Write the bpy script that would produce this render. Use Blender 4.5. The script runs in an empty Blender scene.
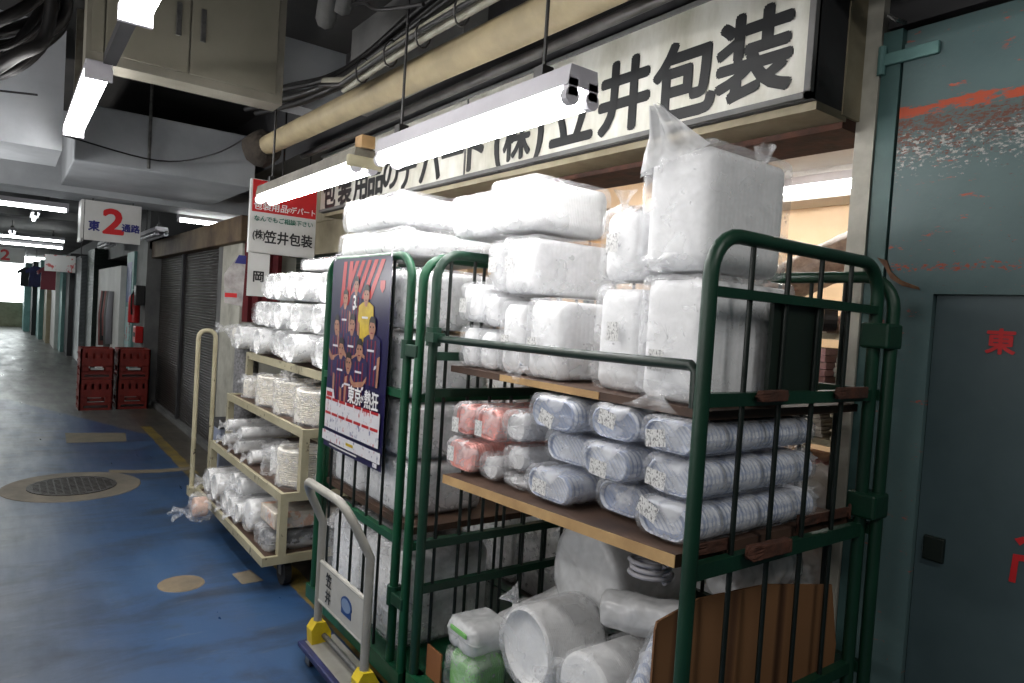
import bpy, bmesh, math, random
from mathutils import Vector, Matrix, noise

C = bpy.context.scene.collection
random.seed(7)
PI = math.pi

# ------------------------------------------------------------------ helpers
def lin(c):
    return tuple((v / 12.92 if v <= 0.04045 else ((v + 0.055) / 1.055) ** 2.4) for v in c)

def rgb(r, g, b):
    return lin((r / 255, g / 255, b / 255)) + (1.0,)

class NT:
    """tiny wrapper for building shader trees"""
    def __init__(self, name):
        self.m = bpy.data.materials.new(name)
        self.m.use_nodes = True
        self.t = self.m.node_tree
        self.t.nodes.clear()
        self.out = self.n('ShaderNodeOutputMaterial')
    def n(self, typ, **kw):
        nd = self.t.nodes.new(typ)
        for k, v in kw.items():
            setattr(nd, k, v)
        return nd
    def l(self, a, b):
        self.t.links.new(a, b)
    def coord(self, kind='Object'):
        return self.n('ShaderNodeTexCoord').outputs[kind]
    def mapping(self, vec, scale=(1, 1, 1), loc=(0, 0, 0)):
        m = self.n('ShaderNodeMapping')
        m.inputs['Scale'].default_value = scale
        m.inputs['Location'].default_value = loc
        self.l(vec, m.inputs['Vector'])
        return m.outputs[0]
    def noise(self, vec, scale, detail=4, rough=0.55, dist=0.0):
        x = self.n('ShaderNodeTexNoise')
        x.inputs['Scale'].default_value = scale
        x.inputs['Detail'].default_value = detail
        x.inputs['Roughness'].default_value = rough
        x.inputs['Distortion'].default_value = dist
        self.l(vec, x.inputs['Vector'])
        return x.outputs['Fac']
    def ramp(self, fac, stops):
        r = self.n('ShaderNodeValToRGB')
        els = r.color_ramp.elements
        while len(els) < len(stops):
            els.new(0.5)
        for e, (p, c) in zip(els, stops):
            e.position = p
            e.color = c if isinstance(c, tuple) else (c, c, c, 1)
        self.l(fac, r.inputs['Fac'])
        return r.outputs['Color']
    def mix(self, fac, a, b, typ='MIX'):
        m = self.n('ShaderNodeMix', data_type='RGBA', blend_type=typ)
        for s, v in ((m.inputs[0], fac), (m.inputs[6], a), (m.inputs[7], b)):
            if isinstance(v, (float, int)):
                s.default_value = v
            elif isinstance(v, tuple):
                s.default_value = v
            else:
                self.l(v, s)
        return m.outputs[2]
    def math(self, op, a, b=0.0, clamp=False):
        m = self.n('ShaderNodeMath', operation=op)
        m.use_clamp = clamp
        for s, v in ((m.inputs[0], a), (m.inputs[1], b)):
            if isinstance(v, (float, int)):
                s.default_value = v
            else:
                self.l(v, s)
        return m.outputs[0]
    def maprange(self, v, a, b, c=0.0, d=1.0, smooth=True):
        m = self.n('ShaderNodeMapRange', interpolation_type='SMOOTHSTEP' if smooth else 'LINEAR')
        self.l(v, m.inputs[0])
        for i, x in enumerate((a, b, c, d)):
            m.inputs[i + 1].default_value = x
        return m.outputs[0]
    def bsdf(self, color, rough=0.5, metal=0.0, spec=0.5, bump=None, bs=0.3, bd=0.01, **kw):
        b = self.n('ShaderNodeBsdfPrincipled')
        for s, v in ((b.inputs['Base Color'], color), (b.inputs['Roughness'], rough), (b.inputs['Metallic'], metal), (b.inputs['Specular IOR Level'], spec)):
            if isinstance(v, (float, int, tuple)):
                s.default_value = v
            else:
                self.l(v, s)
        for k, v in kw.items():
            b.inputs[k].default_value = v
        if bump is not None:
            bn = self.n('ShaderNodeBump')
            bn.inputs['Strength'].default_value = bs
            bn.inputs['Distance'].default_value = bd
            self.l(bump, bn.inputs['Height'])
            self.l(bn.outputs[0], b.inputs['Normal'])
        return b.outputs[0]
    def done(self, shader):
        self.l(shader, self.out.inputs['Surface'])
        return self.m

def pm(name, c1, c2=None, scale=6, rough=0.5, metal=0.0, bump=0.0, bscale=40, lo=0.35, hi=0.65, spec=0.5):
    t = NT(name)
    co = t.coord()
    col = c1
    if c2 is not None:
        col = t.mix(t.ramp(t.noise(co, scale, 6, 0.62), [(lo, 0.0), (hi, 1.0)]), c1, c2)
    b = t.noise(co, bscale, 3) if bump else None
    return t.done(t.bsdf(col, rough, metal, spec, b, bump, 0.01))

def emis(name, color, strength):
    t = NT(name)
    e = t.n('ShaderNodeEmission')
    e.inputs[0].default_value = color
    e.inputs[1].default_value = strength
    return t.done(e.outputs[0])

def chipped(name, paint, paint2, under, amount=0.6, scale=9, rough=0.42):
    """painted metal with small chips and grime"""
    t = NT(name)
    co = t.coord()
    base = t.mix(t.ramp(t.noise(co, 4, 5), [(0.35, 0.0), (0.7, 1.0)]), paint, paint2)
    ch = t.ramp(t.noise(co, scale, 8, 0.72), [(amount, 0.0), (amount + 0.04, 1.0)])
    return t.done(t.bsdf(t.mix(ch, base, under), rough, 0.0, 0.5, t.noise(co, 60, 2), 0.12, 0.005))

class MB:
    """collects shapes, then links them as ONE mesh object"""
    def __init__(self):
        self.v = []
        self.f = []
        self.uvcol = None
    def add(self, vs, fs, M=None):
        o = len(self.v)
        self.v += [tuple(M @ Vector(p)) if M else tuple(p) for p in vs]
        self.f += [tuple(i + o for i in q) for q in fs]
        return self
    def box(self, lo, hi, M=None, bev=0.0):
        if bev > 0:
            x0, y0, z0 = lo; x1, y1, z1 = hi
            bm = bmesh.new()
            r = bmesh.ops.create_cube(bm, size=1)
            for v in bm.verts:
                v.co = Vector(((x0 + x1) / 2 + v.co.x * (x1 - x0), (y0 + y1) / 2 + v.co.y * (y1 - y0), (z0 + z1) / 2 + v.co.z * (z1 - z0)))
            bmesh.ops.bevel(bm, geom=bm.edges[:], offset=bev, segments=2, affect='EDGES', profile=0.5)
            bm.verts.index_update()
            self.add([v.co[:] for v in bm.verts], [[v.index for v in f.verts] for f in bm.faces], M)
            bm.free()
            return self
        (a, b, c), (d, e, f) = lo, hi
        return self.add([(a, b, c), (d, b, c), (d, e, c), (a, e, c), (a, b, f), (d, b, f), (d, e, f), (a, e, f)],
                        [(0, 3, 2, 1), (4, 5, 6, 7), (0, 1, 5, 4), (1, 2, 6, 5), (2, 3, 7, 6), (3, 0, 4, 7)], M)
    def tube(self, pts, r, seg=10, M=None, caps=True, rr=None):
        pts = [Vector(p) for p in pts]
        n = len(pts)
        vs, fs = [], []
        prev = None
        for i, p in enumerate(pts):
            t = (pts[min(i + 1, n - 1)] - pts[max(i - 1, 0)]).normalized()
            if prev is None:
                a = Vector((0, 0, 1)) if abs(t.z) < 0.9 else Vector((1, 0, 0))
                u = t.cross(a).normalized()
            else:
                u = (prev - t * prev.dot(t)).normalized()
            prev = u
            w = t.cross(u)
            q = rr[i] if rr else r
            for k in range(seg):
                an = 2 * PI * k / seg
                vs.append(p + u * (q * math.cos(an)) + w * (q * math.sin(an)))
        for i in range(n - 1):
            for k in range(seg):
                k2 = (k + 1) % seg
                fs.append((i * seg + k, i * seg + k2, (i + 1) * seg + k2, (i + 1) * seg + k))
        if caps:
            fs.append(tuple(range(seg))[::-1])
            fs.append(tuple((n - 1) * seg + k for k in range(seg)))
        return self.add(vs, fs, M)
    def lathe(self, prof, seg=24, M=None):
        """prof: list of (r, z)"""
        vs, fs = [], []
        for r, z in prof:
            for k in range(seg):
                a = 2 * PI * k / seg
                vs.append((r * math.cos(a), r * math.sin(a), z))
        for i in range(len(prof) - 1):
            for k in range(seg):
                k2 = (k + 1) % seg
                fs.append((i * seg + k, i * seg + k2, (i + 1) * seg + k2, (i + 1) * seg + k))
        if prof[0][0] > 1e-5:
            fs.append(tuple(range(seg))[::-1])
        if prof[-1][0] > 1e-5:
            fs.append(tuple((len(prof) - 1) * seg + k for k in range(seg)))
        return self.add(vs, fs, M)
    def poly(self, pts, d, axis=1, M=None):
        """flat polygon (u, v) given thickness; axis=1: u->x, v->z, thickness along -y"""
        n = len(pts)
        if axis == 1:
            vs = [(u, 0, v) for u, v in pts] + [(u, -d, v) for u, v in pts]
        elif axis == 0:
            vs = [(0, u, v) for u, v in pts] + [(d, u, v) for u, v in pts]
        else:
            vs = [(u, v, 0) for u, v in pts] + [(u, v, d) for u, v in pts]
        fs = [tuple(range(n)), tuple(range(2 * n - 1, n - 1, -1))]
        for i in range(n):
            j = (i + 1) % n
            fs.append((i, i + n, j + n, j))
        return self.add(vs, fs, M)
    def build(self, name, m, parent=None, smooth=False, auto=None):
        me = bpy.data.meshes.new(name)
        off = Vector((0, 0, 0))
        q = parent
        while q is not None:
            off += q.location
            q = q.parent
        me.from_pydata([tuple(Vector(p) - off) for p in self.v], [], self.f)
        me.validate()
        bm = bmesh.new(); bm.from_mesh(me)
        bmesh.ops.recalc_face_normals(bm, faces=bm.faces[:])
        bm.to_mesh(me); bm.free()
        me.materials.append(m)
        if smooth:
            me.shade_smooth()
            if auto:
                try:
                    me.set_sharp_from_angle(angle=math.radians(auto))
                except Exception:
                    pass
        o = bpy.data.objects.new(name, me)
        C.objects.link(o)
        if parent is not None:
            o.parent = parent
        return o

def tag(o, label, cat, group=None, kind=None):
    o['label'] = label
    o['category'] = cat
    if group: o['group'] = group
    if kind: o['kind'] = kind
    return o

def thing(name, label, cat, loc=(0, 0, 0), group=None):
    o = bpy.data.objects.new(name, None)
    o.empty_display_size = 0.1
    C.objects.link(o)
    o.location = loc
    return tag(o, label, cat, group)

def struct(name, mb, m, parent=None, smooth=False):
    o = mb.build(name, m, parent, smooth)
    if parent is None:
        o['kind'] = 'structure'
    return o

def dup(root, loc=None, rot=None, label=None, group=None):
    r = root.copy(); C.objects.link(r)
    if loc is not None: r.location = loc
    if rot is not None: r.rotation_euler = rot
    if label: r['label'] = label
    if group: r['group'] = group
    for ch in list(root.children):
        c = ch.copy(); C.objects.link(c); c.parent = r
        for g in ch.children:
            d = g.copy(); C.objects.link(d); d.parent = c
    return r

def text_mesh(items, name, m, parent=None, bold=0.0, M=None, thick=0.001):
    """items: (string, x, z, size[, sx[, rot]]) centred at x,z on the plane facing -y; M then places the plane"""
    mb = MB()
    for it in items:
        s, x, z, size = it[:4]
        sx = it[4] if len(it) > 4 else 1.0
        cu = bpy.data.curves.new('lettering', 'FONT')
        cu.body = s
        cu.size = size
        cu.align_x = 'CENTER'; cu.align_y = 'CENTER'
        cu.extrude = 0.0
        cu.resolution_u = 3
        ob = bpy.data.objects.new('lettering', cu)
        C.objects.link(ob)
        bpy.context.view_layer.update()
        dg = bpy.context.evaluated_depsgraph_get()
        me = bpy.data.meshes.new_from_object(ob.evaluated_get(dg))
        xs = [v.co.x for v in me.vertices]; ys = [v.co.y for v in me.vertices]
        if xs:
            cx0 = (min(xs) + max(xs)) / 2; cy0 = (min(ys) + max(ys)) / 2
            fs = [tuple(p.vertices) for p in me.polygons]
            for q, (dx, dz) in enumerate([(0, 0)] if not bold else [(0, 0)] + [(math.cos(k * PI / 4), math.sin(k * PI / 4)) for k in range(8)]):
                mb.add([(x + (v.co.x - cx0) * sx + dx * bold * size, -0.00025 * q, z + v.co.y - cy0 + dz * bold * size) for v in me.vertices], fs, M)
        bpy.data.objects.remove(ob)
        bpy.data.curves.remove(cu)
        bpy.data.meshes.remove(me)
    o = mb.build(name, m, parent)
    return o

def nz(p, f, s):
    return noise.noise(Vector((p[0] * f + s * 3.17, p[1] * f + s * 7.3, p[2] * f - s * 1.9)))

def section(w, h, r, k=4, m=5):
    """closed rounded-rectangle loop in (x, z), centred"""
    r = min(r, w / 2 - 1e-4, h / 2 - 1e-4)
    pts = []
    cs = [(w / 2 - r, h / 2 - r, 0), (-w / 2 + r, h / 2 - r, PI / 2), (-w / 2 + r, -h / 2 + r, PI), (w / 2 - r, -h / 2 + r, 1.5 * PI)]
    for i, (x, z, a0) in enumerate(cs):
        for j in range(k + 1):
            a = a0 + (PI / 2) * j / k
            pts.append((x + r * math.cos(a), z + r * math.sin(a)))
        x2, z2, a2 = cs[(i + 1) % 4]
        p = pts[-1]; q = (x2 + r * math.cos(a2), z2 + r * math.sin(a2))
        for j in range(1, m):
            t = j / m
            pts.append((p[0] + (q[0] - p[0]) * t, p[1] + (q[1] - p[1]) * t))
    return pts

def loaf(mb, lo, hi, r=0.03, amp=0.0, freq=14, seed=0, ny=14, k=4, m=6, ridge=0.0, nridge=0, endr=0.02, dish=0.0, M=None, bulge=0.0, sharp=False):
    """soft block swept along y (length), rounded section in xz"""
    w, d, h = hi[0] - lo[0], hi[1] - lo[1], hi[2] - lo[2]
    cx, cz = (lo[0] + hi[0]) / 2, (lo[2] + hi[2]) / 2
    sec = section(w, h, r, k, m)
    rings = []
    def ring(s, y):
        ex = 1 - (1 - s)
        return (s, y)
    e = min(endr, d / 3)
    # front cap
    sf = max(0.1, 1 - 2.2 * e / min(w, h))
    if dish:
        rings += [(0.02, dish), (0.45, dish * 0.95), (0.8, dish * 0.8), (0.88, 0.004)]
    else:
        rings += [(0.02, 0.0), (sf * 0.35, 0.0), (sf * 0.7, 0.0), (sf, 0.0)]
    rings += [(1 - 0.6 * e / min(w, h) * 1.2, e * 0.3), (1.0, e)]
    n = nridge * 2 if nridge else ny
    for i in range(1, n):
        y = e + (d - 2 * e) * i / n
        s = 1.0
        if nridge:
            s = 1.0 - (ridge if i % 2 else 0.0)
        rings.append((s, y))
    rings += [(1.0, d - e), (1 - 0.6 * e / min(w, h) * 1.2, d - e * 0.3), (sf, d), (sf * 0.5, d), (0.02, d)]
    vs, fs = [], []
    L = len(sec)
    for s, y in rings:
        b = 1 + bulge * math.sin(PI * min(1, max(0, y / d)))
        for x, z in sec:
            p = Vector((cx + x * s * b, lo[1] + y, cz + z * s * b))
            if amp:
                nn = Vector((x / w, 0.35 * (1 if y > d / 2 else -1) * (1 if s < 0.97 else 0), z / h))
                if nn.length > 1e-6: nn.normalize()
                # wrinkles: signed low noise plus sharp creases
                front = y < 2.5 * e
                an = math.atan2(z / h, x / w)
                a = nz(p, freq * 0.5, seed) * 0.5
                if front:
                    a += 1.1 * abs(nz((math.cos(an) * 2.2, math.sin(an) * 2.2, s * 0.6), 2.2, seed + 5)) - 0.3
                else:
                    a = a * 0.6 + 0.5 * (abs(nz((p[0], p[1] * 0.5, p[2]), freq, seed + 5)) - 0.25)
                p -= nn * (amp * min(1.0, abs(a)) if not nridge else amp * -a)
            vs.append(p)
    for i in range(len(rings) - 1):
        for q in range(L):
            q2 = (q + 1) % L
            fs.append((i * L + q, i * L + q2, (i + 1) * L + q2, (i + 1) * L + q))
    fs.append(tuple(range(L))); fs.append(tuple((len(rings) - 1) * L + q for q in range(L)))
    return mb.add(vs, fs, M)

def tuft(mb, base, direction, length, r0, r1, seed, seg=22, neck=0.35, flat=1.0, M=None):
    """gathered tail of a plastic bag: narrows to a neck then flares out in pleats"""
    d = Vector(direction).normalized()
    a = Vector((0, 0, 1)) if abs(d.z) < 0.9 else Vector((0, 1, 0))
    u = d.cross(a).normalized(); w = d.cross(u)
    vs, fs = [], []
    N = 8
    for i in range(N + 1):
        t = i / N
        if t < neck:
            r = r0 * (1 - t / neck) + r1 * 0.3 * (t / neck)
        else:
            r = r1 * (0.3 + 0.7 * (t - neck) / (1 - neck))
        for k in range(seg):
            an = 2 * PI * k / seg
            pl = 1 + 0.28 * math.sin(an * 5 + seed) * (0.4 + t) + 0.25 * nz((math.cos(an), math.sin(an), t), 2.2, seed)
            tt = t + (0.12 * nz((math.cos(an) * 2, math.sin(an) * 2, 0), 1.5, seed + 3) if i > N - 3 else 0)
            vs.append(Vector(base) + d * (length * tt) + u * (r * pl * math.cos(an)) + w * (r * pl * flat * math.sin(an)))
    for i in range(N):
        for k in range(seg):
            k2 = (k + 1) % seg
            fs.append((i * seg + k, i * seg + k2, (i + 1) * seg + k2, (i + 1) * seg + k))
    return mb.add(vs, fs, M)

def fin(mb, p0, p1, peak, seed, n=12, m=8, wav=0.012):
    """loose sheet of film rising from the line p0-p1 to a peak"""
    p0, p1, peak = Vector(p0), Vector(p1), Vector(peak)
    vs, fs = [], []
    for j in range(m + 1):
        t = j / m
        for i in range(n + 1):
            u = i / n
            q = (p0.lerp(p1, u)).lerp(peak + (p1 - p0) * (u - 0.4) * 0.12, t ** 0.85)
            q.y += wav * math.sin(u * 15 + seed) * (0.3 + t) + 0.5 * wav * nz(q, 18, seed)
            vs.append(q)
    for j in range(m):
        for i in range(n):
            a = j * (n + 1) + i
            fs.append((a, a + 1, a + n + 2, a + n + 1))
    return mb.add(vs, fs)

# ------------------------------------------------------------------ materials
def film_mat(name, a, b, tint=(1, 1, 1, 1), scale=16):
    t = NT(name)
    co = t.coord()
    wr = t.noise(t.mapping(co, (1, 0.6, 1.3)), scale, 3, 0.5, 0.7)
    st = t.noise(co, scale * 2.2, 2, 0.5, 0.8)
    fac = t.ramp(t.math('ADD', t.math('MULTIPLY', wr, 0.6), t.math('MULTIPLY', st, 0.4)), [(0.40, a), (0.62, b)])
    p = t.bsdf(tint, 0.2, 0.0, 0.5, wr, 0.35, 0.012)
    tr = t.n('ShaderNodeBsdfTransparent')
    mx = t.n('ShaderNodeMixShader')
    t.l(fac, mx.inputs[0]); t.l(tr.outputs[0], mx.inputs[1]); t.l(p, mx.inputs[2])
    return t.done(mx.outputs[0])

FILM = film_mat('clear_wrap_film', 0.08, 0.34, (0.93, 0.94, 0.96, 1), 9)
FILM_MILKY = film_mat('milky_bag_film', 0.45, 0.8, (0.88, 0.89, 0.90, 1), 7)
FILM_CLEAR = film_mat('clear_crackly_film', 0.05, 0.42, (0.92, 0.93, 0.95, 1), 12)

def foam_mat(name, c1, c2, freq, depth=0.12):
    t = NT(name)
    co = t.coord()
    w = t.n('ShaderNodeTexWave', wave_type='BANDS', bands_direction='Y')
    w.inputs['Scale'].default_value = freq
    w.inputs['Distortion'].default_value = 0.5
    t.l(co, w.inputs['Vector'])
    f = t.math('ADD', t.math('MULTIPLY', w.outputs['Fac'], 0.5), t.math('MULTIPLY', t.noise(co, 12, 4), 0.5))
    col = t.mix(f, c1, c2)
    return t.done(t.bsdf(col, 0.55, 0, 0.3, w.outputs['Fac'], depth, 0.01))

FOAM = foam_mat('white_foam_trays', (0.83, 0.84, 0.85, 1), (0.88, 0.88, 0.89, 1), 18, 0.05)
FOAM_FINE = foam_mat('white_foam_fine', (0.80, 0.81, 0.81, 1), (0.90, 0.90, 0.90, 1), 45, 0.2)
CREAM = foam_mat('cream_bowls', (0.70, 0.66, 0.58, 1), (0.80, 0.77, 0.70, 1), 6, 0.05)
PINK = foam_mat('pink_trays', (0.72, 0.27, 0.23, 1), (0.86, 0.43, 0.38, 1), 30, 0.3)
GREEN_TRAY = foam_mat('green_tray', (0.14, 0.42, 0.10, 1), (0.28, 0.6, 0.2, 1), 40, 0.4)
PALE = pm('pale_translucent_trays', (0.52, 0.52, 0.53, 1), (0.66, 0.66, 0.67, 1), 18, 0.35)

def check_mat(name, s=1.0):
    """white tray plastic with a blue checked print"""
    t = NT(name)
    co = t.coord()
    sx = t.n('ShaderNodeSeparateXYZ'); t.l(co, sx.inputs[0])
    def stripes(v, f, width):
        fr = t.math('FRACT', t.math('MULTIPLY', v, f))
        return t.math('LESS_THAN', fr, width)
    a = stripes(sx.outputs[1], 68 * s, 0.42)
    b = stripes(t.math('ADD', sx.outputs[2], sx.outputs[0]), 62 * s, 0.4)
    m1 = t.mix(t.math('MULTIPLY', a, 0.7), (0.68, 0.71, 0.77, 1), (0.19, 0.25, 0.40, 1))
    m2 = t.mix(t.math('MULTIPLY', b, 0.45), m1, (0.20, 0.27, 0.46, 1))
    return t.done(t.bsdf(m2, 0.35, 0, 0.5))
CHECK = check_mat('blue_check_print')
CHECK_FINE = check_mat('blue_check_fine', 1.5)

def label_mat():
    t = NT('price_label_paper')
    co = t.coord('Generated')
    br = t.n('ShaderNodeTexBrick')
    br.inputs['Scale'].default_value = 5.0
    br.inputs['Mortar Size'].default_value = 0.06
    br.inputs['Color1'].default_value = (0.75, 0.75, 0.74, 1)
    br.inputs['Color2'].default_value = (0.66, 0.66, 0.66, 1)
    br.inputs['Mortar'].default_value = (0.75, 0.75, 0.74, 1)
    mp = t.mapping(co, (1, 1, 1))
    n1 = t.noise(t.mapping(co, (16, 1, 7)), 1.0, 2, 0.8)
    n2 = t.noise(t.mapping(co, (40, 1, 3)), 1.0, 1, 0.5)
    f = t.math('MULTIPLY', t.ramp(n1, [(0.5, 0.0), (0.56, 1.0)]), t.ramp(n2, [(0.4, 0.0), (0.5, 1.0)]))
    return t.done(t.bsdf(t.mix(f, (0.78, 0.78, 0.77, 1), (0.08, 0.08, 0.09, 1)), 0.6))
LABEL = label_mat()

GREEN = chipped('green_enamel_worn', rgb(14, 84, 52), rgb(10, 62, 40), rgb(70, 62, 48), 0.66)
GREEN_DK = chipped('dark_green_enamel', rgb(12, 46, 32), rgb(16, 60, 42), rgb(60, 46, 34), 0.68)
GREEN_RAIL = chipped('dark_green_bar', rgb(8, 30, 22), rgb(10, 40, 28), rgb(70, 45, 30), 0.70)
BLACKBAR = pm('dark_bar', rgb(12, 22, 18), rgb(20, 30, 26), 8, 0.4)
CREAMPAINT = chipped('cream_enamel_chipped', rgb(180, 173, 146), rgb(156, 148, 120), rgb(48, 36, 28), 0.60, 14, 0.5)
PLY = pm('plywood_edge', rgb(196, 162, 112), rgb(160, 126, 84), 5, 0.65)
PLYDARK = pm('plywood_dark', rgb(86, 64, 50), rgb(62, 46, 38), 7, 0.7)
OLDWOOD = pm('old_splintered_wood', rgb(82, 48, 34), rgb(52, 34, 26), 14, 0.8, bump=0.4)
CARD = pm('corrugated_cardboard', rgb(150, 98, 58), rgb(128, 82, 48), 3, 0.8)
CARDLT = pm('pale_cardboard', rgb(196, 156, 112), rgb(178, 138, 98), 4, 0.8)
RUBBER = pm('black_rubber', rgb(18, 18, 18), rgb(34, 32, 30), 10, 0.6)
STEEL = pm('galvanised_steel', rgb(130, 130, 128), rgb(95, 95, 94), 20, 0.4, 0.8)
GREYTUBE = pm('grey_painted_tube', rgb(158, 156, 148), rgb(140, 138, 130), 9, 0.4)
NAVYPL = pm('navy_plastic', rgb(34, 42, 92), rgb(26, 30, 66), 9, 0.5)
YELLOWPL = pm('yellow_plastic', rgb(222, 196, 32), rgb(190, 162, 22), 9, 0.45)
BLUEBADGE = pm('blue_badge', rgb(30, 70, 130), rgb(24, 56, 110), 9, 0.4)
BLACKINK = pm('black_ink', rgb(22, 24, 26), rgb(30, 32, 34), 12, 0.5)
REDINK = pm('red_ink', rgb(205, 28, 34), rgb(190, 22, 28), 6, 0.5)
BLUEINK = pm('blue_ink', rgb(30, 34, 110), None, 6, 0.5)
GREENINK = pm('green_ink', rgb(28, 108, 88), None, 6, 0.5)
WHITEINK = pm('white_ink', (0.8, 0.8, 0.8, 1), None, 6, 0.5)
SIGNWHITE = pm('sign_white', rgb(208, 208, 206), rgb(196, 196, 192), 4, 0.4)
SIGNRED = pm('sign_red', rgb(196, 34, 36), rgb(180, 28, 32), 4, 0.4)
NAVY = pm('poster_navy', rgb(34, 30, 74), rgb(26, 24, 60), 3, 0.28)
POSTRED = pm('poster_red', rgb(190, 44, 48), rgb(170, 34, 42), 5, 0.28)
POSTWHITE = pm('poster_white', (0.62, 0.62, 0.66, 1), None, 5, 0.3)
SKIN = pm('poster_skin', rgb(176, 128, 104), rgb(150, 104, 84), 30, 0.35)
HAIR = pm('poster_hair', rgb(28, 20, 20), None, 5, 0.35)
KEEPER = pm('poster_yellow', rgb(206, 178, 40), rgb(180, 150, 30), 20, 0.35)
KIT = pm('poster_kit_navy', rgb(30, 32, 92), rgb(40, 24, 60), 40, 0.35)
KITRED = pm('poster_kit_maroon', rgb(120, 26, 48), None, 5, 0.35)
CABLE = pm('black_cable', rgb(16, 16, 18), rgb(30, 28, 28), 12, 0.45)
CABLEW = pm('white_conduit', rgb(150, 148, 136), rgb(118, 114, 100), 8, 0.5)
PIPEB = pm('beige_pipe_wrap', rgb(158, 144, 112), rgb(132, 120, 94), 5, 0.6)
PIPECAP = pm('dark_fibrous_pipe_end', rgb(52, 44, 34), rgb(34, 28, 22), 30, 0.9, bump=0.6)
FIXWHITE = pm('fixture_white', rgb(188, 186, 192), rgb(176, 174, 180), 6, 0.4)
FIXDULL = pm('fixture_dull', rgb(120, 116, 104), rgb(86, 80, 70), 8, 0.5)
TUBE = emis('lit_tube', (1.0, 0.98, 0.97, 1), 34)
TUBE_FAR = emis('lit_tube_far', (0.95, 1.0, 0.99, 1), 20)
LEDP = emis('lit_led_panel', (1.0, 0.98, 0.96, 1), 26)
CRATE = pm('red_brown_plastic', rgb(136, 36, 24), rgb(112, 28, 20), 8, 0.5)
EXTRED = pm('extinguisher_red', rgb(190, 24, 26), rgb(160, 20, 22), 8, 0.35)
TEAL = pm('teal_paint', rgb(104, 146, 142), rgb(86, 124, 122), 4, 0.5)
TEALDK = pm('teal_paint_dull', rgb(70, 104, 102), rgb(56, 86, 84), 4, 0.5)
GREYP = pm('grey_wall_paint', rgb(120, 120, 118), rgb(92, 92, 92), 2.2, 0.7, bump=0.1)
GREYDK = pm('dark_grey_paint', rgb(58, 58, 60), rgb(42, 42, 44), 2, 0.7)
DUCTW = pm('white_board', rgb(176, 180, 184), rgb(150, 154, 158), 1.6, 0.6, bump=0.06)
CEIL = pm('dim_ceiling', rgb(62, 60, 58), rgb(40, 40, 40), 1.2, 0.85)
CEILFAR = pm('grey_low_ceiling', rgb(96, 96, 96), rgb(74, 74, 74), 1.2, 0.8)
CABW = pm('cabinet_cream', rgb(134, 130, 116), rgb(122, 118, 104), 2.0, 0.5)
CABL = pm('cabinet_frame', rgb(140, 136, 124), rgb(124, 120, 108), 3, 0.5)
SHUT = None
CREAMWALL = pm('cream_lintel', rgb(160, 152, 128), rgb(118, 108, 86), 2.5, 0.6, bump=0.1)
RUSTY = pm('rusty_lintel', rgb(112, 94, 68), rgb(68, 50, 36), 3, 0.7)
PILLARW = pm('scuffed_pillar', rgb(186, 184, 172), rgb(138, 134, 122), 4, 0.65, bump=0.15, lo=0.42, hi=0.75)
WARM = pm('tan_board', rgb(204, 178, 144), rgb(188, 162, 128), 2, 0.6)
WHITEW = pm('shop_white_wall', rgb(206, 204, 200), rgb(188, 186, 182), 2, 0.6)
BROWNBAG = pm('brown_woven_bag', rgb(150, 128, 110), rgb(116, 94, 78), 30, 0.5, bump=0.3, bscale=80)
IRON = pm('cast_iron', rgb(84, 82, 80), rgb(58, 56, 54), 30, 0.5, 0.5, bump=0.4, bscale=60)

def shutter_mat(name, c1, c2, freq=11):
    t = NT(name)
    co = t.coord()
    w = t.n('ShaderNodeTexWave', wave_type='BANDS', bands_direction='Z', wave_profile='SIN')
    w.inputs['Scale'].default_value = freq
    t.l(co, w.inputs['Vector'])
    col = t.mix(t.ramp(w.outputs['Fac'], [(0.1, 0.0), (0.5, 1.0)]), c2, c1)
    col = t.mix(t.ramp(t.noise(co, 1.6, 5), [(0.4, 0.0), (0.7, 0.5)]), col, c2)
    return t.done(t.bsdf(col, 0.4, 0.3, 0.5, w.outputs['Fac'], 0.7, 0.02))
SHUT = shutter_mat('brown_grey_shutter', rgb(68, 62, 57), rgb(34, 31, 29))
SHUTG = shutter_mat('grey_shutter', rgb(140, 146, 148), rgb(74, 78, 80))
SHUTDK = shutter_mat('green_black_shutter', rgb(44, 58, 52), rgb(24, 32, 30))

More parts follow.
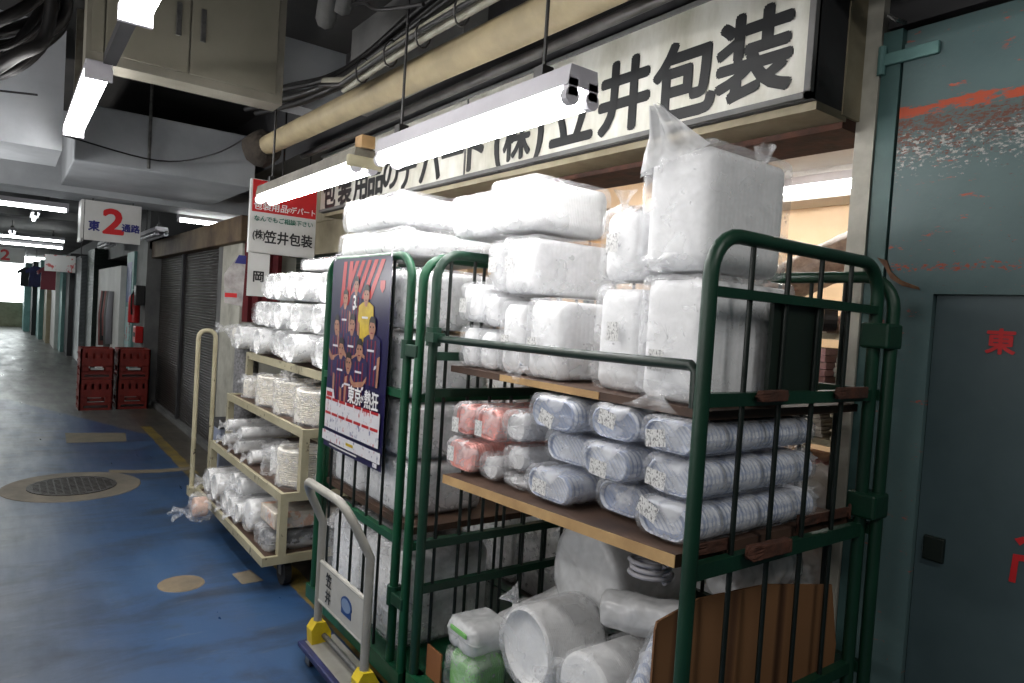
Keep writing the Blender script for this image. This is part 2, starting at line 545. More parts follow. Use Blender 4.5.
# floor: worn concrete with a blue painted gangway and yellow line
def floor_mat():
    t = NT('painted_concrete_floor')
    co = t.coord()
    s = t.n('ShaderNodeSeparateXYZ'); t.l(co, s.inputs[0])
    x, y = s.outputs[0], s.outputs[1]
    n1 = t.noise(co, 1.1, 6, 0.6)
    n2 = t.noise(co, 5, 6, 0.65)
    n3 = t.noise(t.mapping(co, (0.5, 2.2, 1)), 2.2, 5, 0.6)
    wob = t.math('MULTIPLY', t.math('SUBTRACT', n2, 0.5), 0.05)
    yy = t.math('ADD', y, wob)
    conc = t.mix(t.ramp(n2, [(0.35, 0.0), (0.7, 1.0)]), rgb(98, 92, 82), rgb(72, 68, 62))
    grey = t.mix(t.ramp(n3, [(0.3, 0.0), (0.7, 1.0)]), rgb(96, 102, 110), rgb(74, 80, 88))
    blue = t.mix(t.ramp(n3, [(0.3, 0.0), (0.72, 1.0)]), rgb(45, 75, 114), rgb(58, 87, 122))
    blue = t.mix(t.ramp(n2, [(0.56, 0.0), (0.8, 0.6)]), blue, rgb(66, 78, 92))
    # worn traffic lane on the left, its grey also painting in far lamp glare
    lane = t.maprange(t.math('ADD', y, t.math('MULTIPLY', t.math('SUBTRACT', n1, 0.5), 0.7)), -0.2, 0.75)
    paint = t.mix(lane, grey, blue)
    # the blue ends at a diagonal front far down the passage
    endl = t.math('ADD', x, t.math('MULTIPLY', y, -2.5))
    far = t.maprange(t.math('ADD', endl, t.math('MULTIPLY', wob, 6.0)), -11.25, -11.05)
    farfl = t.mix(t.ramp(n3, [(0.3, 0.0), (0.7, 1.0)]), rgb(104, 104, 100), rgb(76, 76, 72))
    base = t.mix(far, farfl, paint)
    # plain concrete beyond the yellow line
    base = t.mix(t.math('GREATER_THAN', yy, 1.25), base, conc)
    yl = t.math('MULTIPLY', t.math('GREATER_THAN', yy, 1.245), t.math('LESS_THAN', yy, 1.345))
    yl = t.math('MULTIPLY', yl, t.math('GREATER_THAN', x, -8.6))
    yl = t.math('MULTIPLY', yl, t.ramp(n2, [(0.40, 0.95), (0.62, 0.35)]))
    base = t.mix(yl, base, rgb(150, 128, 54))
    grime = t.ramp(t.noise(t.mapping(co, (1.6, 0.7, 1)), 2.6, 8, 0.68, 0.4), [(0.46, 0.0), (0.68, 0.75)])
    base = t.mix(grime, base, rgb(44, 48, 54))
    scuff = t.ramp(t.noise(t.mapping(co, (7, 1.2, 1)), 3.0, 6, 0.7), [(0.60, 0.0), (0.72, 0.45)])
    base = t.mix(scuff, base, rgb(110, 114, 118))
    rough = t.ramp(n3, [(0.3, 0.26), (0.7, 0.46)])
    return t.done(t.bsdf(base, rough, 0.0, 0.5, n2, 0.15, 0.01))
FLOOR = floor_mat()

# teal steel door with rust band, flaked paint
def door_mat():
    t = NT('rusted_teal_door')
    co = t.coord()
    s = t.n('ShaderNodeSeparateXYZ'); t.l(co, s.inputs[0])
    z = s.outputs[2]
    st = t.mapping(co, (5, 1, 16))
    base = t.mix(t.ramp(t.noise(co, 2.5, 5), [(0.35, 0.0), (0.7, 1.0)]), rgb(92, 116, 116), rgb(74, 98, 100))
    g = t.noise(st, 2.0, 8, 0.7)
    def band(a, b, c, d):
        return t.math('MULTIPLY', t.maprange(z, a, b), t.maprange(z, c, d, 1.0, 0.0))
    fl = t.noise(t.mapping(co, (30, 1, 60)), 2.0, 6, 0.75)
    r1 = t.math('ADD', g, t.math('MULTIPLY', band(2.13, 2.17, 2.17, 2.20), 0.20))
    m1 = t.ramp(r1, [(0.62, 0.0), (0.67, 1.0)])
    r2 = t.math('ADD', fl, t.math('MULTIPLY', band(1.9, 2.05, 2.07, 2.15), 0.16))
    m2 = t.ramp(r2, [(0.685, 0.0), (0.71, 1.0)])
    r3 = t.math('ADD', fl, t.math('MULTIPLY', band(1.68, 1.70, 1.705, 1.73), 0.14))
    m3 = t.ramp(r3, [(0.66, 0.0), (0.68, 1.0)])
    m4 = t.ramp(t.math('ADD', t.noise(t.mapping(co, (24, 1, 60)), 2.6, 6, 0.75), t.math('MULTIPLY', band(1.92, 2.12, 2.13, 2.17), 0.17)), [(0.66, 0.0), (0.69, 1.0)])
    stain = band(1.98, 2.12, 2.12, 2.2)
    col = t.mix(t.math('MULTIPLY', stain, t.ramp(g, [(0.4, 0.0), (0.6, 0.55)])), base, rgb(92, 88, 82))
    col = t.mix(m2, col, rgb(188, 186, 180))
    col = t.mix(m4, col, rgb(110, 62, 44))
    col = t.mix(m1, col, rgb(190, 78, 44))
    col = t.mix(m3, col, rgb(160, 70, 44))
    return t.done(t.bsdf(col, 0.45, 0.0, 0.4, t.noise(co, 30, 4), 0.12, 0.01))
DOORM = door_mat()
DOORP = pm('shaded_teal_panel', rgb(70, 88, 92), rgb(56, 74, 78), 2, 0.45)  # door teal darkened, putting the shade of the lower door into its colour

def sign_mat():
    t = NT('aged_white_signboard')
    co = t.coord()
    st = t.noise(t.mapping(co, (3, 1, 1.2)), 2.0, 6, 0.65)
    col = t.mix(t.ramp(st, [(0.35, 0.0), (0.75, 1.0)]), rgb(212, 212, 204), rgb(164, 162, 146))
    return t.done(t.bsdf(col, 0.35, 0, 0.5))
SIGNB = sign_mat()

# ------------------------------------------------------------------ setting
def bx(lo, hi, bev=0.0):
    return MB().box(lo, hi, None, bev)

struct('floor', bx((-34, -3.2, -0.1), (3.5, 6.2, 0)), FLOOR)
struct('ceiling', bx((-8.4, -3.2, 3.15), (3.5, 6.2, 3.3)), CEIL)
struct('ceiling_low', bx((-34, -3.2, 2.62), (-8.4, 6.2, 2.75)), CEILFAR)
struct('wall_left', bx((-34, -3.3, 0), (3.5, -3.1, 3.3)), GREYP)
struct('wall_near', bx((3.4, -3.2, 0), (3.5, 6.2, 3.3)), GREYDK)
# cross beams and boxed ducts
struct('trim_1', bx((-7.6, 0.36, 2.44), (-6.05, 1.66, 2.87), 0.01), DUCTW)
struct('trim_2', bx((-8.4, -3.1, 2.40), (-7.75, 5.0, 3.15)), DUCTW)
struct('trim_3', bx((-6.02, -3.1, 2.365), (-5.3, 0.25, 3.15)), DUCTW)
struct('trim_4', bx((-7.6, 1.75, 2.62), (3.4, 2.15, 3.15)), GREYDK)
struct('trim_5', bx((-12.5, -3.1, 2.50), (-12.1, 2.4, 2.62)), GREYP)
struct('trim_6', bx((-4.6, 1.15, 2.74), (-4.4, 1.75, 3.15)), DUCTW)
struct('trim_7', bx((-4.0, 1.62, 2.66), (-2.7, 1.745, 3.15)), GREYP)
# right hand wall around the shop front
struct('wall_front_upper', bx((-7.0, 2.02, 2.16), (-1.115, 2.2, 2.62)), CREAMWALL)
struct('wall_right', bx((-1.04, 2.262, 0), (3.4, 2.36, 2.62)), GREYP)
struct('trim_8', bx((-1.125, 2.12, 0), (-1.066, 2.3, 2.62)), PILLARW)
struct('trim_9', bx((-1.115, 2.155, 2.44), (3.4, 2.26, 3.15)), GREYDK)
struct('trim_10', bx((-4.6, 2.04, 2.125), (-1.125, 2.28, 2.16)), OLDWOOD)
struct('trim_11', bx((-7.0, 2.03, 1.90), (-4.6, 2.28, 2.16)), CREAMWALL)
# shop interior
struct('wall_shop_back', bx((-8.2, 4.6, 0), (-0.9, 4.7, 2.62)), WARM)
struct('wall_shop_side', bx((-1.1, 2.3, 0), (-1.0, 4.6, 2.62)), WHITEW)
struct('ceiling_shop', bx((-8.2, 2.2, 2.60), (-0.9, 4.7, 2.66)), WHITEW)
struct('trim_12', bx((-8.2, 4.3, 2.40), (-1.1, 4.59, 2.60)), WHITEW)
struct('wall_shop_divider', bx((-3.72, 2.3, 0), (-3.62, 4.6, 2.6)), WARM)
struct('door_2', bx((-6.8, 2.1, 0), (-3.72, 2.14, 1.90)), SHUTDK)
# pillar and closed shutters farther along
struct('trim_13', bx((-6.85, 1.62, 0), (-6.2, 2.5, 2.06), 0.01), PILLARW)
struct('wall_shutter_upper', bx((-10.4, 1.55, 1.98), (-6.0, 2.3, 2.2), 0.01), RUSTY)
o = struct('door_3', bx((-8.72, 1.66, 0.05), (-7.0, 1.70, 1.98)), SHUT)
o = struct('door_4', bx((-10.3, 1.66, 0.05), (-8.8, 1.70, 1.98)), SHUT)
struct('trim_14', bx((-8.8, 1.63, 0), (-8.72, 1.75, 1.98)), GREYDK)
struct('trim_15', bx((-10.3, 1.60, 0), (-7.0, 1.72, 0.05)), GREYP)
struct('trim_16', bx((-7.0, 1.62, 0), (-6.85, 1.75, 1.98)), GREYP)
# far storefronts
fac = [(-11.3, -10.4, 1.50, GREYP, 2.3), (-12.0, -11.3, 1.46, TEAL, 2.1), (-15.2, -12.0, 1.38, WHITEW, 1.9),
       (-16.6, -15.2, 1.30, SHUTDK, 2.3), (-18.2, -16.6, 1.2, SHUTG, 2.2), (-19.3, -18.2, 1.1, GREYDK, 2.3), (-20.3, -19.3, 1.03, TEAL, 2.3),
       (-22.3, -20.3, 0.95, WHITEW, 2.2), (-24.0, -22.3, 0.85, CREAMWALL, 2.3), (-26, -24.0, 0.74, TEAL, 2.3), (-28, -26, 0.62, GREYDK, 2.3), (-30.5, -28, 0.45, TEAL, 2.3)]
for i, (x0, x1, y, m, zt) in enumerate(fac):
    struct('wall_storefront_%d' % (i + 1), bx((x0, y, 0), (x1, y + 1.4, zt)), m)
struct('wall_header', bx((-30.5, 1.52, 2.1), (-10.4, 2.9, 2.62)), GREYDK)
struct('wall_end', bx((-31.3, -3.1, 0), (-31.1, 3.0, 0.9)), CREAMWALL)
struct('window_1', bx((-31.3, -3.1, 0.9), (-31.2, 3.0, 2.62)), emis('daylight_opening', (0.93, 1.0, 1.0, 1), 4.5))

# floor patches
mp = MB(); mp.lathe([(0.455, 0.0), (0.45, 0.003), (0.0, 0.003)], 40, Matrix.Translation((-6.05, 0.44, 0)))
struct('trim_17', mp, pm('bare_cement', rgb(120, 112, 98), rgb(98, 92, 82), 6, 0.7))
mp = MB(); mp.lathe([(0.112, 0.0), (0.108, 0.003), (0.0, 0.003)], 26, Matrix.Translation((-3.77, 0.767, 0)))
struct('trim_18', mp, pm('bare_cement_b', rgb(128, 114, 92), rgb(104, 94, 78), 8, 0.7))
mp = MB().add([(-8.35, 0.52, 0.003), (-7.78, 0.5, 0.003), (-7.72, 1.0, 0.003), (-8.2, 1.05, 0.003)], [(0, 1, 2, 3)])
struct('trim_19', mp, pm('bare_cement_c', rgb(124, 114, 94), rgb(104, 96, 80), 8, 0.7))
mp = MB()
for i in range(10):
    a = i / 10; b = (i + 1) / 10
    def P(t, w): return (-6.45 + 0.35 * t - 0.25 * t * t + w * 0.4, 0.72 + 0.62 * t - 0.0, 0.0025)
    mp.add([P(a, -0.16), P(b, -0.16), P(b, 0.16), P(a, 0.16)], [(0, 1, 2, 3)])
struct('trim_20', mp, pm('bare_cement_d', rgb(124, 114, 94), rgb(100, 92, 78), 8, 0.7))
mp = MB().add([(-3.78, 1.02, 0.003), (-3.62, 1.03, 0.003), (-3.62, 1.14, 0.003), (-3.8, 1.12, 0.003)], [(0, 1, 2, 3)])
struct('trim_21', mp, pm('bare_cement_e', rgb(128, 118, 100), rgb(106, 98, 84), 8, 0.7))

mh = thing('manhole_cover', 'round cast iron manhole cover set in a cement ring in the blue floor', 'manhole cover', (-6.05, 0.44, 0.003))
mb = MB(); mb.lathe([(0.29, 0), (0.29, 0.006), (0.27, 0.006), (0.27, 0.004), (0, 0.004)], 40, Matrix.Translation((-6.05, 0.44, 0.003)))
mb.build('cover_plate', IRON, mh)
mb = MB()
for i in range(-6, 7):
    xx = i * 0.04; h = math.sqrt(max(0.0, 0.255 ** 2 - xx * xx))
    for s in range(-5, 6):
        yy = s * 0.046
        if abs(yy) < h: mb.box((-6.05 + xx - 0.011, 0.44 + yy - 0.018, 0.0062), (-6.05 + xx + 0.011, 0.44 + yy + 0.018, 0.011))
mb.build('grip_studs', IRON, mh)

# ------------------------------------------------------------------ teal door (structure)
d1 = struct('door_1', MB().box((-1.045, 2.1600, 0), (3.3, 2.155, 2.42)), DOORM)
# leaf proud of the frame, with a recessed lower panel built from frame strips
mb = MB()
X0, X1 = -1.0, 1.2
mb.box((X0, 2.1300, 1.625), (X1, 2.1600, 2.37)); mb.box((X0, 2.1300, 0.02), (-0.865, 2.1600, 1.625)); mb.box((0.6, 2.1300, 0.02), (X1, 2.1600, 1.625)); mb.box((-0.865, 2.1300, 0.02), (0.6, 2.1600, 0.2))
mb.build('door_leaf', DOORM, d1)
mb = MB(); mb.box((-1.064, 2.128, 0.0), (-1.008, 2.16, 2.42)); mb.build('door_jamb', TEALDK, d1)
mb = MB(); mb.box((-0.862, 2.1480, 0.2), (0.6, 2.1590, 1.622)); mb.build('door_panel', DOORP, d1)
mb = MB(); mb.box((-1.06, 2.1150, 2.315), (-0.9, 2.1300, 2.352), None, 0.004); mb.tube([(-1.06, 2.1200, 2.29), (-1.06, 2.1200, 2.375)], 0.012, 10)
mb.build('hinge_strap', TEAL, d1)
mb = MB(); mb.tube([(-1.0, 2.1200, 2.43), (-0.99, 2.0, 2.41), (-0.965, 2.0, 2.39)], 0.006, 6); mb.build('hook', STEEL, d1)
mb = MB(); mb.box((-0.84, 2.1350, 0.865), (-0.785, 2.1500, 0.935), None, 0.004); mb.build('lock_plate', BLACKBAR, d1)
text_mesh([('東', -0.695, 1.50, 0.072)], 'lettering', REDINK, d1, 0.03, Matrix.Translation((0, 2.1455, 0)))
mb = MB(); mb.poly([(-0.625, 0.985), (-0.6, 1.0), (-0.6, 0.985), (-0.612, 0.97)], 0.001, 1, Matrix.Translation((0, 2.1460, 0)))
mb.poly([(-0.63, 0.87), (-0.615, 0.87), (-0.612, 0.93), (-0.585, 0.935), (-0.585, 0.95), (-0.625, 0.945)], 0.001, 1, Matrix.Translation((0, 2.1460, 0)))
mb.build('painted_mark', REDINK, d1)
mb = MB(); mb.poly([(-1.03, 1.735), (-1.0, 1.725), (-0.985, 1.69), (-0.955, 1.665), (-0.905, 1.645), (-0.90, 1.636), (-0.95, 1.648), (-0.985, 1.67), (-1.005, 1.705)], 0.003, 1, Matrix.Translation((0, 2.1290, 0)))
mb.build('peeled_paint', pm('rust_brown', rgb(116, 84, 56), rgb(84, 54, 36), 30, 0.8), d1)

# ------------------------------------------------------------------ shop signboard
sg = thing('shop_signboard', 'long white signboard with big black brush lettering above the shop front', 'sign', (-3.0, 2.0, 2.17))
mb = MB(); mb.box((-5.0, 1.86, 2.17), (-1.12, 2.02, 2.60)); mb.build('sign_box', GREYDK, sg)
mb = MB(); mb.box((-2.99, 1.85, 2.19), (-1.14, 1.862, 2.575)); mb.build('sign_face', SIGNB, sg)
mb = MB(); mb.box((-4.995, 1.85, 2.19), (-3.0, 1.862, 2.575)); mb.build('sign_face', SIGNB, sg)
mb = MB(); mb.box((-5.0, 1.84, 2.575), (-1.12, 1.87, 2.59)); mb.box((-5.0, 1.84, 2.172), (-1.12, 1.87, 2.19)); mb.box((-1.14, 1.84, 2.172), (-1.12, 1.87, 2.59)); mb.box((-3.0, 1.845, 2.19), (-2.99, 1.86, 2.575))
mb.build('sign_frame', GREYP, sg)
its = [('装', -1.325, 2.350, 0.285), ('包', -1.60, 2.340, 0.285), ('井', -1.885, 2.346, 0.285), ('笠', -2.185, 2.35, 0.285), (')', -2.395, 2.30, 0.27, 0.8), ('株', -2.556, 2.305, 0.21),
       ('(', -2.70, 2.30, 0.27, 0.8), ('ト', -2.90, 2.315, 0.26), ('ー', -3.12, 2.325, 0.26), ('パ', -3.35, 2.315, 0.26), ('デ', -3.61, 2.31, 0.25), ('の', -3.84, 2.31, 0.24),
       ('品', -4.05, 2.31, 0.24), ('用', -4.28, 2.30, 0.24), ('装', -4.54, 2.30, 0.24), ('包', -4.82, 2.30, 0.24)]
text_mesh(its, 'lettering', BLACKINK, sg, 0.036, Matrix.Translation((0, 1.8485, 0)))
# underside board of the sign
struct('trim_22', bx((-5.0, 1.88, 2.145), (-1.12, 2.05, 2.17)), CREAMWALL)

# ------------------------------------------------------------------ red and white hanging shop sign
XR = -5.03
rs = thing('hanging_shop_sign', 'hanging shop sign, red above white, beside the left end of the long signboard', 'sign', (XR, 1.6, 1.83))
mb = MB(); mb.box((XR - 0.05, 1.36, 1.83), (XR - 0.004, 1.838, 2.35)); mb.build('sign_case', SIGNWHITE, rs)
mb = MB(); mb.box((XR - 0.004, 1.37, 2.12), (XR, 1.832, 2.345)); mb.build('red_field', SIGNRED, rs)
mb = MB(); mb.box((XR - 0.004, 1.37, 1.84), (XR, 1.832, 2.12)); mb.build('white_field', SIGNWHITE, rs)
MR = Matrix.Translation((XR + 0.0015, 1.6, 0)) @ Matrix.Rotation(PI / 2, 4, 'Z')
text_mesh([('包装用品', -0.098, 2.165, 0.062), ('の', 0.036, 2.16, 0.036), ('デパート', 0.135, 2.165, 0.053, 0.9)], 'lettering', WHITEINK, rs, 0.015, MR)
text_mesh([('なんでもご相談下さい', 0.0, 2.075, 0.043)], 'lettering', GREENINK, rs, 0.02, MR)
text_mesh([('(株)', -0.175, 1.955, 0.07, 0.8), ('笠井包装', 0.04, 1.95, 0.098, 0.9)], 'lettering', BLACKINK, rs, 0.025, MR)
mb = MB()
mb.tube([(XR - 0.03, 1.585, 2.37), (XR - 0.03, 1.585, 3.15)], 0.008, 6); mb.tube([(XR - 0.03, 1.78, 2.37), (XR - 0.03, 1.78, 2.62)], 0.008, 6)
mb.build('hanger_rod', CABLE, rs)
# small notice and flyer under it
pn = thing('notice_sign', 'small white notice with a black character hanging under the red and white sign', 'notice', (XR, 1.5, 1.6))
mb = MB(); mb.box((XR - 0.02, 1.365, 1.52), (XR - 0.012, 1.515, 1.828)); mb.build('notice_sheet', SIGNWHITE, pn)
text_mesh([('岡', -0.075, 1.66, 0.085)], 'lettering', BLACKINK, pn, 0.03, Matrix.Translation((XR - 0.011, 1.515, 0)) @ Matrix.Rotation(PI / 2, 4, 'Z'))
fl = thing('hanging_flyer', 'pale flyer with a blue top hanging left of the small white notice', 'flyer', (XR, 1.35, 1.5))
mb = MB(); mb.poly([(1.29, 1.46), (1.41, 1.44), (1.42, 1.80), (1.37, 1.80), (1.28, 1.66)], 0.004, 0, Matrix.Translation((XR, -0.075, 0))); mb.build('flyer_sheet', pm('flyer_pale', rgb(176, 172, 170), rgb(140, 134, 132), 14, 0.5), fl)
mb = MB(); mb.poly([(1.345, 1.74), (1.42, 1.74), (1.42, 1.80), (1.37, 1.80)], 0.001, 0, Matrix.Translation((XR + 0.0045, -0.075, 0))); mb.build('blue_top', BLUEINK, fl); mb = MB(); mb.poly([(1.29, 1.5), (1.37, 1.5), (1.37, 1.53), (1.29, 1.53)], 0.001, 0, Matrix.Translation((XR + 0.0045, -0.075, 0)))
mb.build('red_mark', REDINK, fl)
bn = thing('hanging_banner', 'dark red cloth banner hanging on the shop pillar behind the flyer', 'banner', (-6.1, 1.65, 1.3))
mb = MB()
for i in range(8):
    y0 = 1.62 + i * 0.04
    mb.add([(-6.1 + 0.02 * (i % 2), y0, 1.3), (-6.1 + 0.02 * ((i + 1) % 2), y0 + 0.04, 1.3), (-6.1 + 0.02 * ((i + 1) % 2), y0 + 0.04, 2.1), (-6.1 + 0.02 * (i % 2), y0, 2.1)], [(0, 1, 2, 3)])
mb.build('banner_cloth', pm('maroon_cloth', rgb(110, 28, 34), rgb(84, 20, 28), 8, 0.8), bn)

# ------------------------------------------------------------------ aisle number sign and exit sign
s2 = thing('aisle_sign', 'white hanging passage sign with a large red number 2', 'sign', (-8.05, 0.8, 1.98))
mb = MB(); mb.box((-7.98, 0.585, 1.985), (-7.95, 1.075, 2.375)); mb.build('sign_panel', SIGNWHITE, s2)
M2 = Matrix.Translation((-7.948, 0.83, 0)) @ Matrix.Rotation(PI / 2, 4, 'Z')
text_mesh([('2', 0.0, 2.19, 0.34, 1.15)], 'numeral', REDINK, s2, 0.035, M2)
text_mesh([('東', -0.165, 2.13, 0.105, 0.95), ('通路', 0.155, 2.14, 0.085, 0.95)], 'lettering', BLUEINK, s2, 0.04, M2)
mb = MB(); mb.box((-8.3, 0.555, 1.97), (-7.99, 0.58, 2.38)); mb.build('side_panel', SIGNWHITE, s2)
mb = MB(); mb.tube([(-7.965, 0.65, 2.375), (-7.965, 0.65, 2.62)], 0.006, 6); mb.tube([(-7.965, 1.0, 2.375), (-7.965, 1.0, 2.62)], 0.006, 6); mb.tube([(-7.965, 0.57, 1.8), (-7.965, 0.57, 2.0)], 0.004, 6)
mb.build('hanger_chain', CABLE, s2)
ex = thing('exit_sign', 'small lit green and white exit sign on the white ceiling beam', 'exit sign', (-7.7, 1.3, 2.46))
mb = MB(); mb.box((-7.748, 1.22, 2.45), (-7.66, 1.36, 2.63), None, 0.005); mb.build('sign_case', SIGNWHITE, ex)
mb = MB(); mb.box((-7.66, 1.225, 2.455), (-7.655, 1.355, 2.625)); mb.build('lit_face', emis('exit_white', (0.9, 1, 0.95, 1), 1.6), ex)
mb = MB(); ME = Matrix.Translation((-7.654, 1.29, 2.54))
for pl in ([(-0.045, 0.055), (0.045, 0.065), (0.055, 0.03), (0.02, 0.02), (0.0, -0.03), (-0.03, -0.03), (-0.01, 0.025), (-0.045, 0.03)], [(-0.055, -0.03), (-0.035, -0.005), (-0.03, -0.065), (-0.055, -0.065)]):
    mb.poly(pl, 0.002, 0, ME)
mb.build('running_arrow', emis('exit_green', (0.0, 0.45, 0.18, 1), 1.2), ex)

# ------------------------------------------------------------------ light fittings
def fitting(name, label, axis, a0, a1, other, z, tubes=2, body_m=FIXWHITE, tube_m=TUBE, w=0.11, rods=(), ztop=3.15, h=0.05):
    """twin-tube batten; axis 'x' or 'y'"""
    def P(a, o, zz): return (a, other + o, zz) if axis == 'x' else (other + o, a, zz)
    mid = (a0 + a1) / 2
    t = thing(name, label, 'ceiling light', P(mid, 0, z))
    mb = MB()
    prof = [(-w / 2, 0.026), (-w * 0.42, h + 0.03), (w * 0.42, h + 0.03), (w / 2, 0.026)]
    vs = [P(a0, o, z + q) for o, q in prof] + [P(a1, o, z + q) for o, q in prof]
    mb.add(vs, [(0, 1, 2, 3), (7, 6, 5, 4), (0, 4, 5, 1), (1, 5, 6, 2), (2, 6, 7, 3), (3, 7, 4, 0)])
    mb.build('housing', body_m, t)
    offs = [-w * 0.32, w * 0.32] if tubes == 2 else [0]
    for o in offs:
        m1 = MB(); m1.tube([P(a0 + 0.02, o, z), P(a1 - 0.02, o, z)], 0.019, 14); m1.build('fluorescent_tube', tube_m, t, True, 60)
        for a, s in ((a0, 1), (a1, -1)):
            m1 = MB(); m1.tube([P(a, o, z), P(a + 0.022 * s, o, z)], 0.024, 12)
            lo = P(min(a, a + 0.022 * s), o - 0.016, z); hi = P(max(a, a + 0.022 * s), o + 0.016, z + 0.045)
            m1.box(tuple(min(p, q) for p, q in zip(lo, hi)), tuple(max(p, q) for p, q in zip(lo, hi)))
            m1.build('tube_socket', FIXWHITE, t)
    for r in rods:
        m1 = MB(); m1.tube([P(r, 0, z + h + 0.02), P(r, 0, ztop)], 0.006, 6); m1.box(tuple(min(p, q) for p, q in zip(P(r - 0.02, -0.02, 0), P(r + 0.02, 0.02, 0)))[:2] + (z + h + 0.03,), tuple(max(p, q) for p, q in zip(P(r - 0.02, -0.02, 0), P(r + 0.02, 0.02, 0)))[:2] + (z + h + 0.075,))
        m1.build('hanger_rod', CABLE, t)
    return t
f1 = fitting('strip_light', 'twin tube strip light hanging in front of the shop signboard, nearer one', 'x', -2.53, -1.375, 1.2, 2.068, rods=(-2.42, -1.55))
f2 = fitting('strip_light', 'strip light with dull housing hanging above the poster cage', 'x', -4.15, -2.74, 1.2, 2.075, body_m=FIXDULL, rods=(-4.02,))
mb = MB(); mb.box((-2.79, 1.17, 2.156), (-2.72, 1.23, 2.207)); mb.build('wood_packer', PLY, f2)
mb = MB(); mb.box((-2.76, 1.12, 2.072), (-2.735, 1.28, 2.122), None, 0.008); mb.build('end_plate', CREAMPAINT, f2)

def led(label, x0, x1, y, z, w=0.105):
    t = thing('led_batten_light', label, 'ceiling light', ((x0 + x1) / 2, y, z))
    m1 = MB(); m1.box((x0, y - w * 0.5, z + 0.045), (x1, y + w * 0.5, z + 0.075), None, 0.005); m1.build('mounting_base', FIXWHITE, t)
    m1 = MB()
    n = 8; vs = []; fs = []
    for xx in (x0 + 0.012, x1 - 0.02):
        for i in range(n + 1):
            a = PI * i / n
            vs.append((xx, y - w * 0.5 * math.cos(a), z + 0.045 - 0.05 * math.sin(a)))
    for i in range(n): fs.append((i, i + 1, n + 2 + i, n + 1 + i))
    fs += [tuple(range(n + 1)), tuple(range(2 * n + 1, n, -1))]
    m1.add(vs, fs); m1.build('diffuser', LEDP, t)
    for xx in (x0, x1 - 0.02):
        m1 = MB(); m1.box((xx, y - w * 0.5 - 0.003, z - 0.008), (xx + 0.02, y + w * 0.5 + 0.003, z + 0.05)); m1.build('end_cap', FIXWHITE, t)
    m1 = MB(); m1.box((x0 + 0.2, y - 0.02, z + 0.075), (x0 + 0.24, y + 0.02, 2.62 if x1 < -3.7 else 3.15)); m1.box((x1 - 0.44, y - 0.02, z + 0.075), (x1 - 0.4, y + 0.02, 2.62 if x1 < -4.5 else 3.15)); m1.build('hanger_rod', FIXDULL, t)
    return t
ZL = 2.445
led('bright LED batten light running along the passage under the hanging cabinet', -5.15, -3.66, 0.30, ZL)
led('bright LED batten light at the top picture edge before the cabinet', -2.83, -1.4, 0.335, ZL)
tr = tag(MB().box((-3.6, 0.31, ZL + 0.05), (-2.86, 0.36, ZL + 0.09)).build('ceiling_track', GREYDK), 'dark metal track joining the two LED batten lights', 'light track')

for lab, x, y0, y1, z in [('strip light across the passage between the aisle sign and the red sign', -8.45, 1.5, 2.75, 2.34), ('strip light across the passage, left of the aisle sign, nearest of those', -9.2, -0.7, 0.52, 2.36),
                          ('unlit looking upper strip light farther down the passage', -16.2, -0.6, 0.88, 2.42), ('lower strip light farther down the passage behind the aisle sign', -17.0, -0.7, 0.9, 2.33),
                          ('small strip light at the distant end of the passage', -23.0, -0.7, 0.3, 2.4)]:
    fitting('strip_light', lab, 'y', y0, y1, x, z, 1, tube_m=TUBE_FAR, w=0.09, rods=(y0 + 0.2, y1 - 0.2), ztop=2.62 if x < -8.4 else 3.15)
for lab, x0, x1, y, z, m in [('short LED light on the low ceiling left of the aisle sign', -11.8, -10.9, 0.26, 2.43, TUBE_FAR), ('small LED light down the passage at the left picture edge', -15.4, -14.5, 0.03, 2.4, TUBE_FAR)]:
    t = fitting('strip_light', lab, 'x', x0, x1, y, z, 1, tube_m=m, w=0.1, rods=(x0 + 0.2, x1 - 0.2), ztop=2.62)
for lab, x0, x1, y, z in [('unlit strip light fitting over the closed shutters', -10.2, -8.9, 1.42, 2.2), ('unlit strip light fitting down the passage above the white panel', -13.4, -12.1, 1.25, 2.22)]:
    t = fitting('strip_light', lab, 'x', x0, x1, y, z, 2, tube_m=FIXWHITE, w=0.15, rods=(x0 + 0.2, x1 - 0.2), ztop=2.62)
t = fitting('strip_light', 'long strip light inside the shop over the tan wall', 'x', -4.6, -1.75, 4.05, 2.41, 1, w=0.1, rods=(-3.5, -2.0), ztop=2.6)

# ------------------------------------------------------------------ overhead cabinet, pipes, cables
XC = -3.72
cb = thing('hanging_cabinet', 'large grey steel cabinet with two doors hanging from the ceiling', 'cabinet', (XC - 0.3, 0.7, 2.53))
mb = MB(); mb.box((XC - 0.16, 0.25, 2.53), (XC, 1.14, 3.15)); mb.build('carcass', CABL, cb)
for y0, y1, hy in ((0.325, 0.675, 0.625), (0.683, 1.10, 0.735)):
    m1 = MB(); m1.box((XC, y0, 2.575), (XC + 0.012, y1, 3.14), None, 0.002); dr = m1.build('door', CABW, cb)
    m1 = MB(); m1.box((XC + 0.012, hy - 0.012, 2.74), (XC + 0.02, hy + 0.012, 2.90), None, 0.003); m1.build('handle', STEEL, dr)
mb = MB(); mb.box((XC, 0.27, 2.575), (XC + 0.008, 0.318, 3.14)); mb.build('filler_strip', CABW, cb)

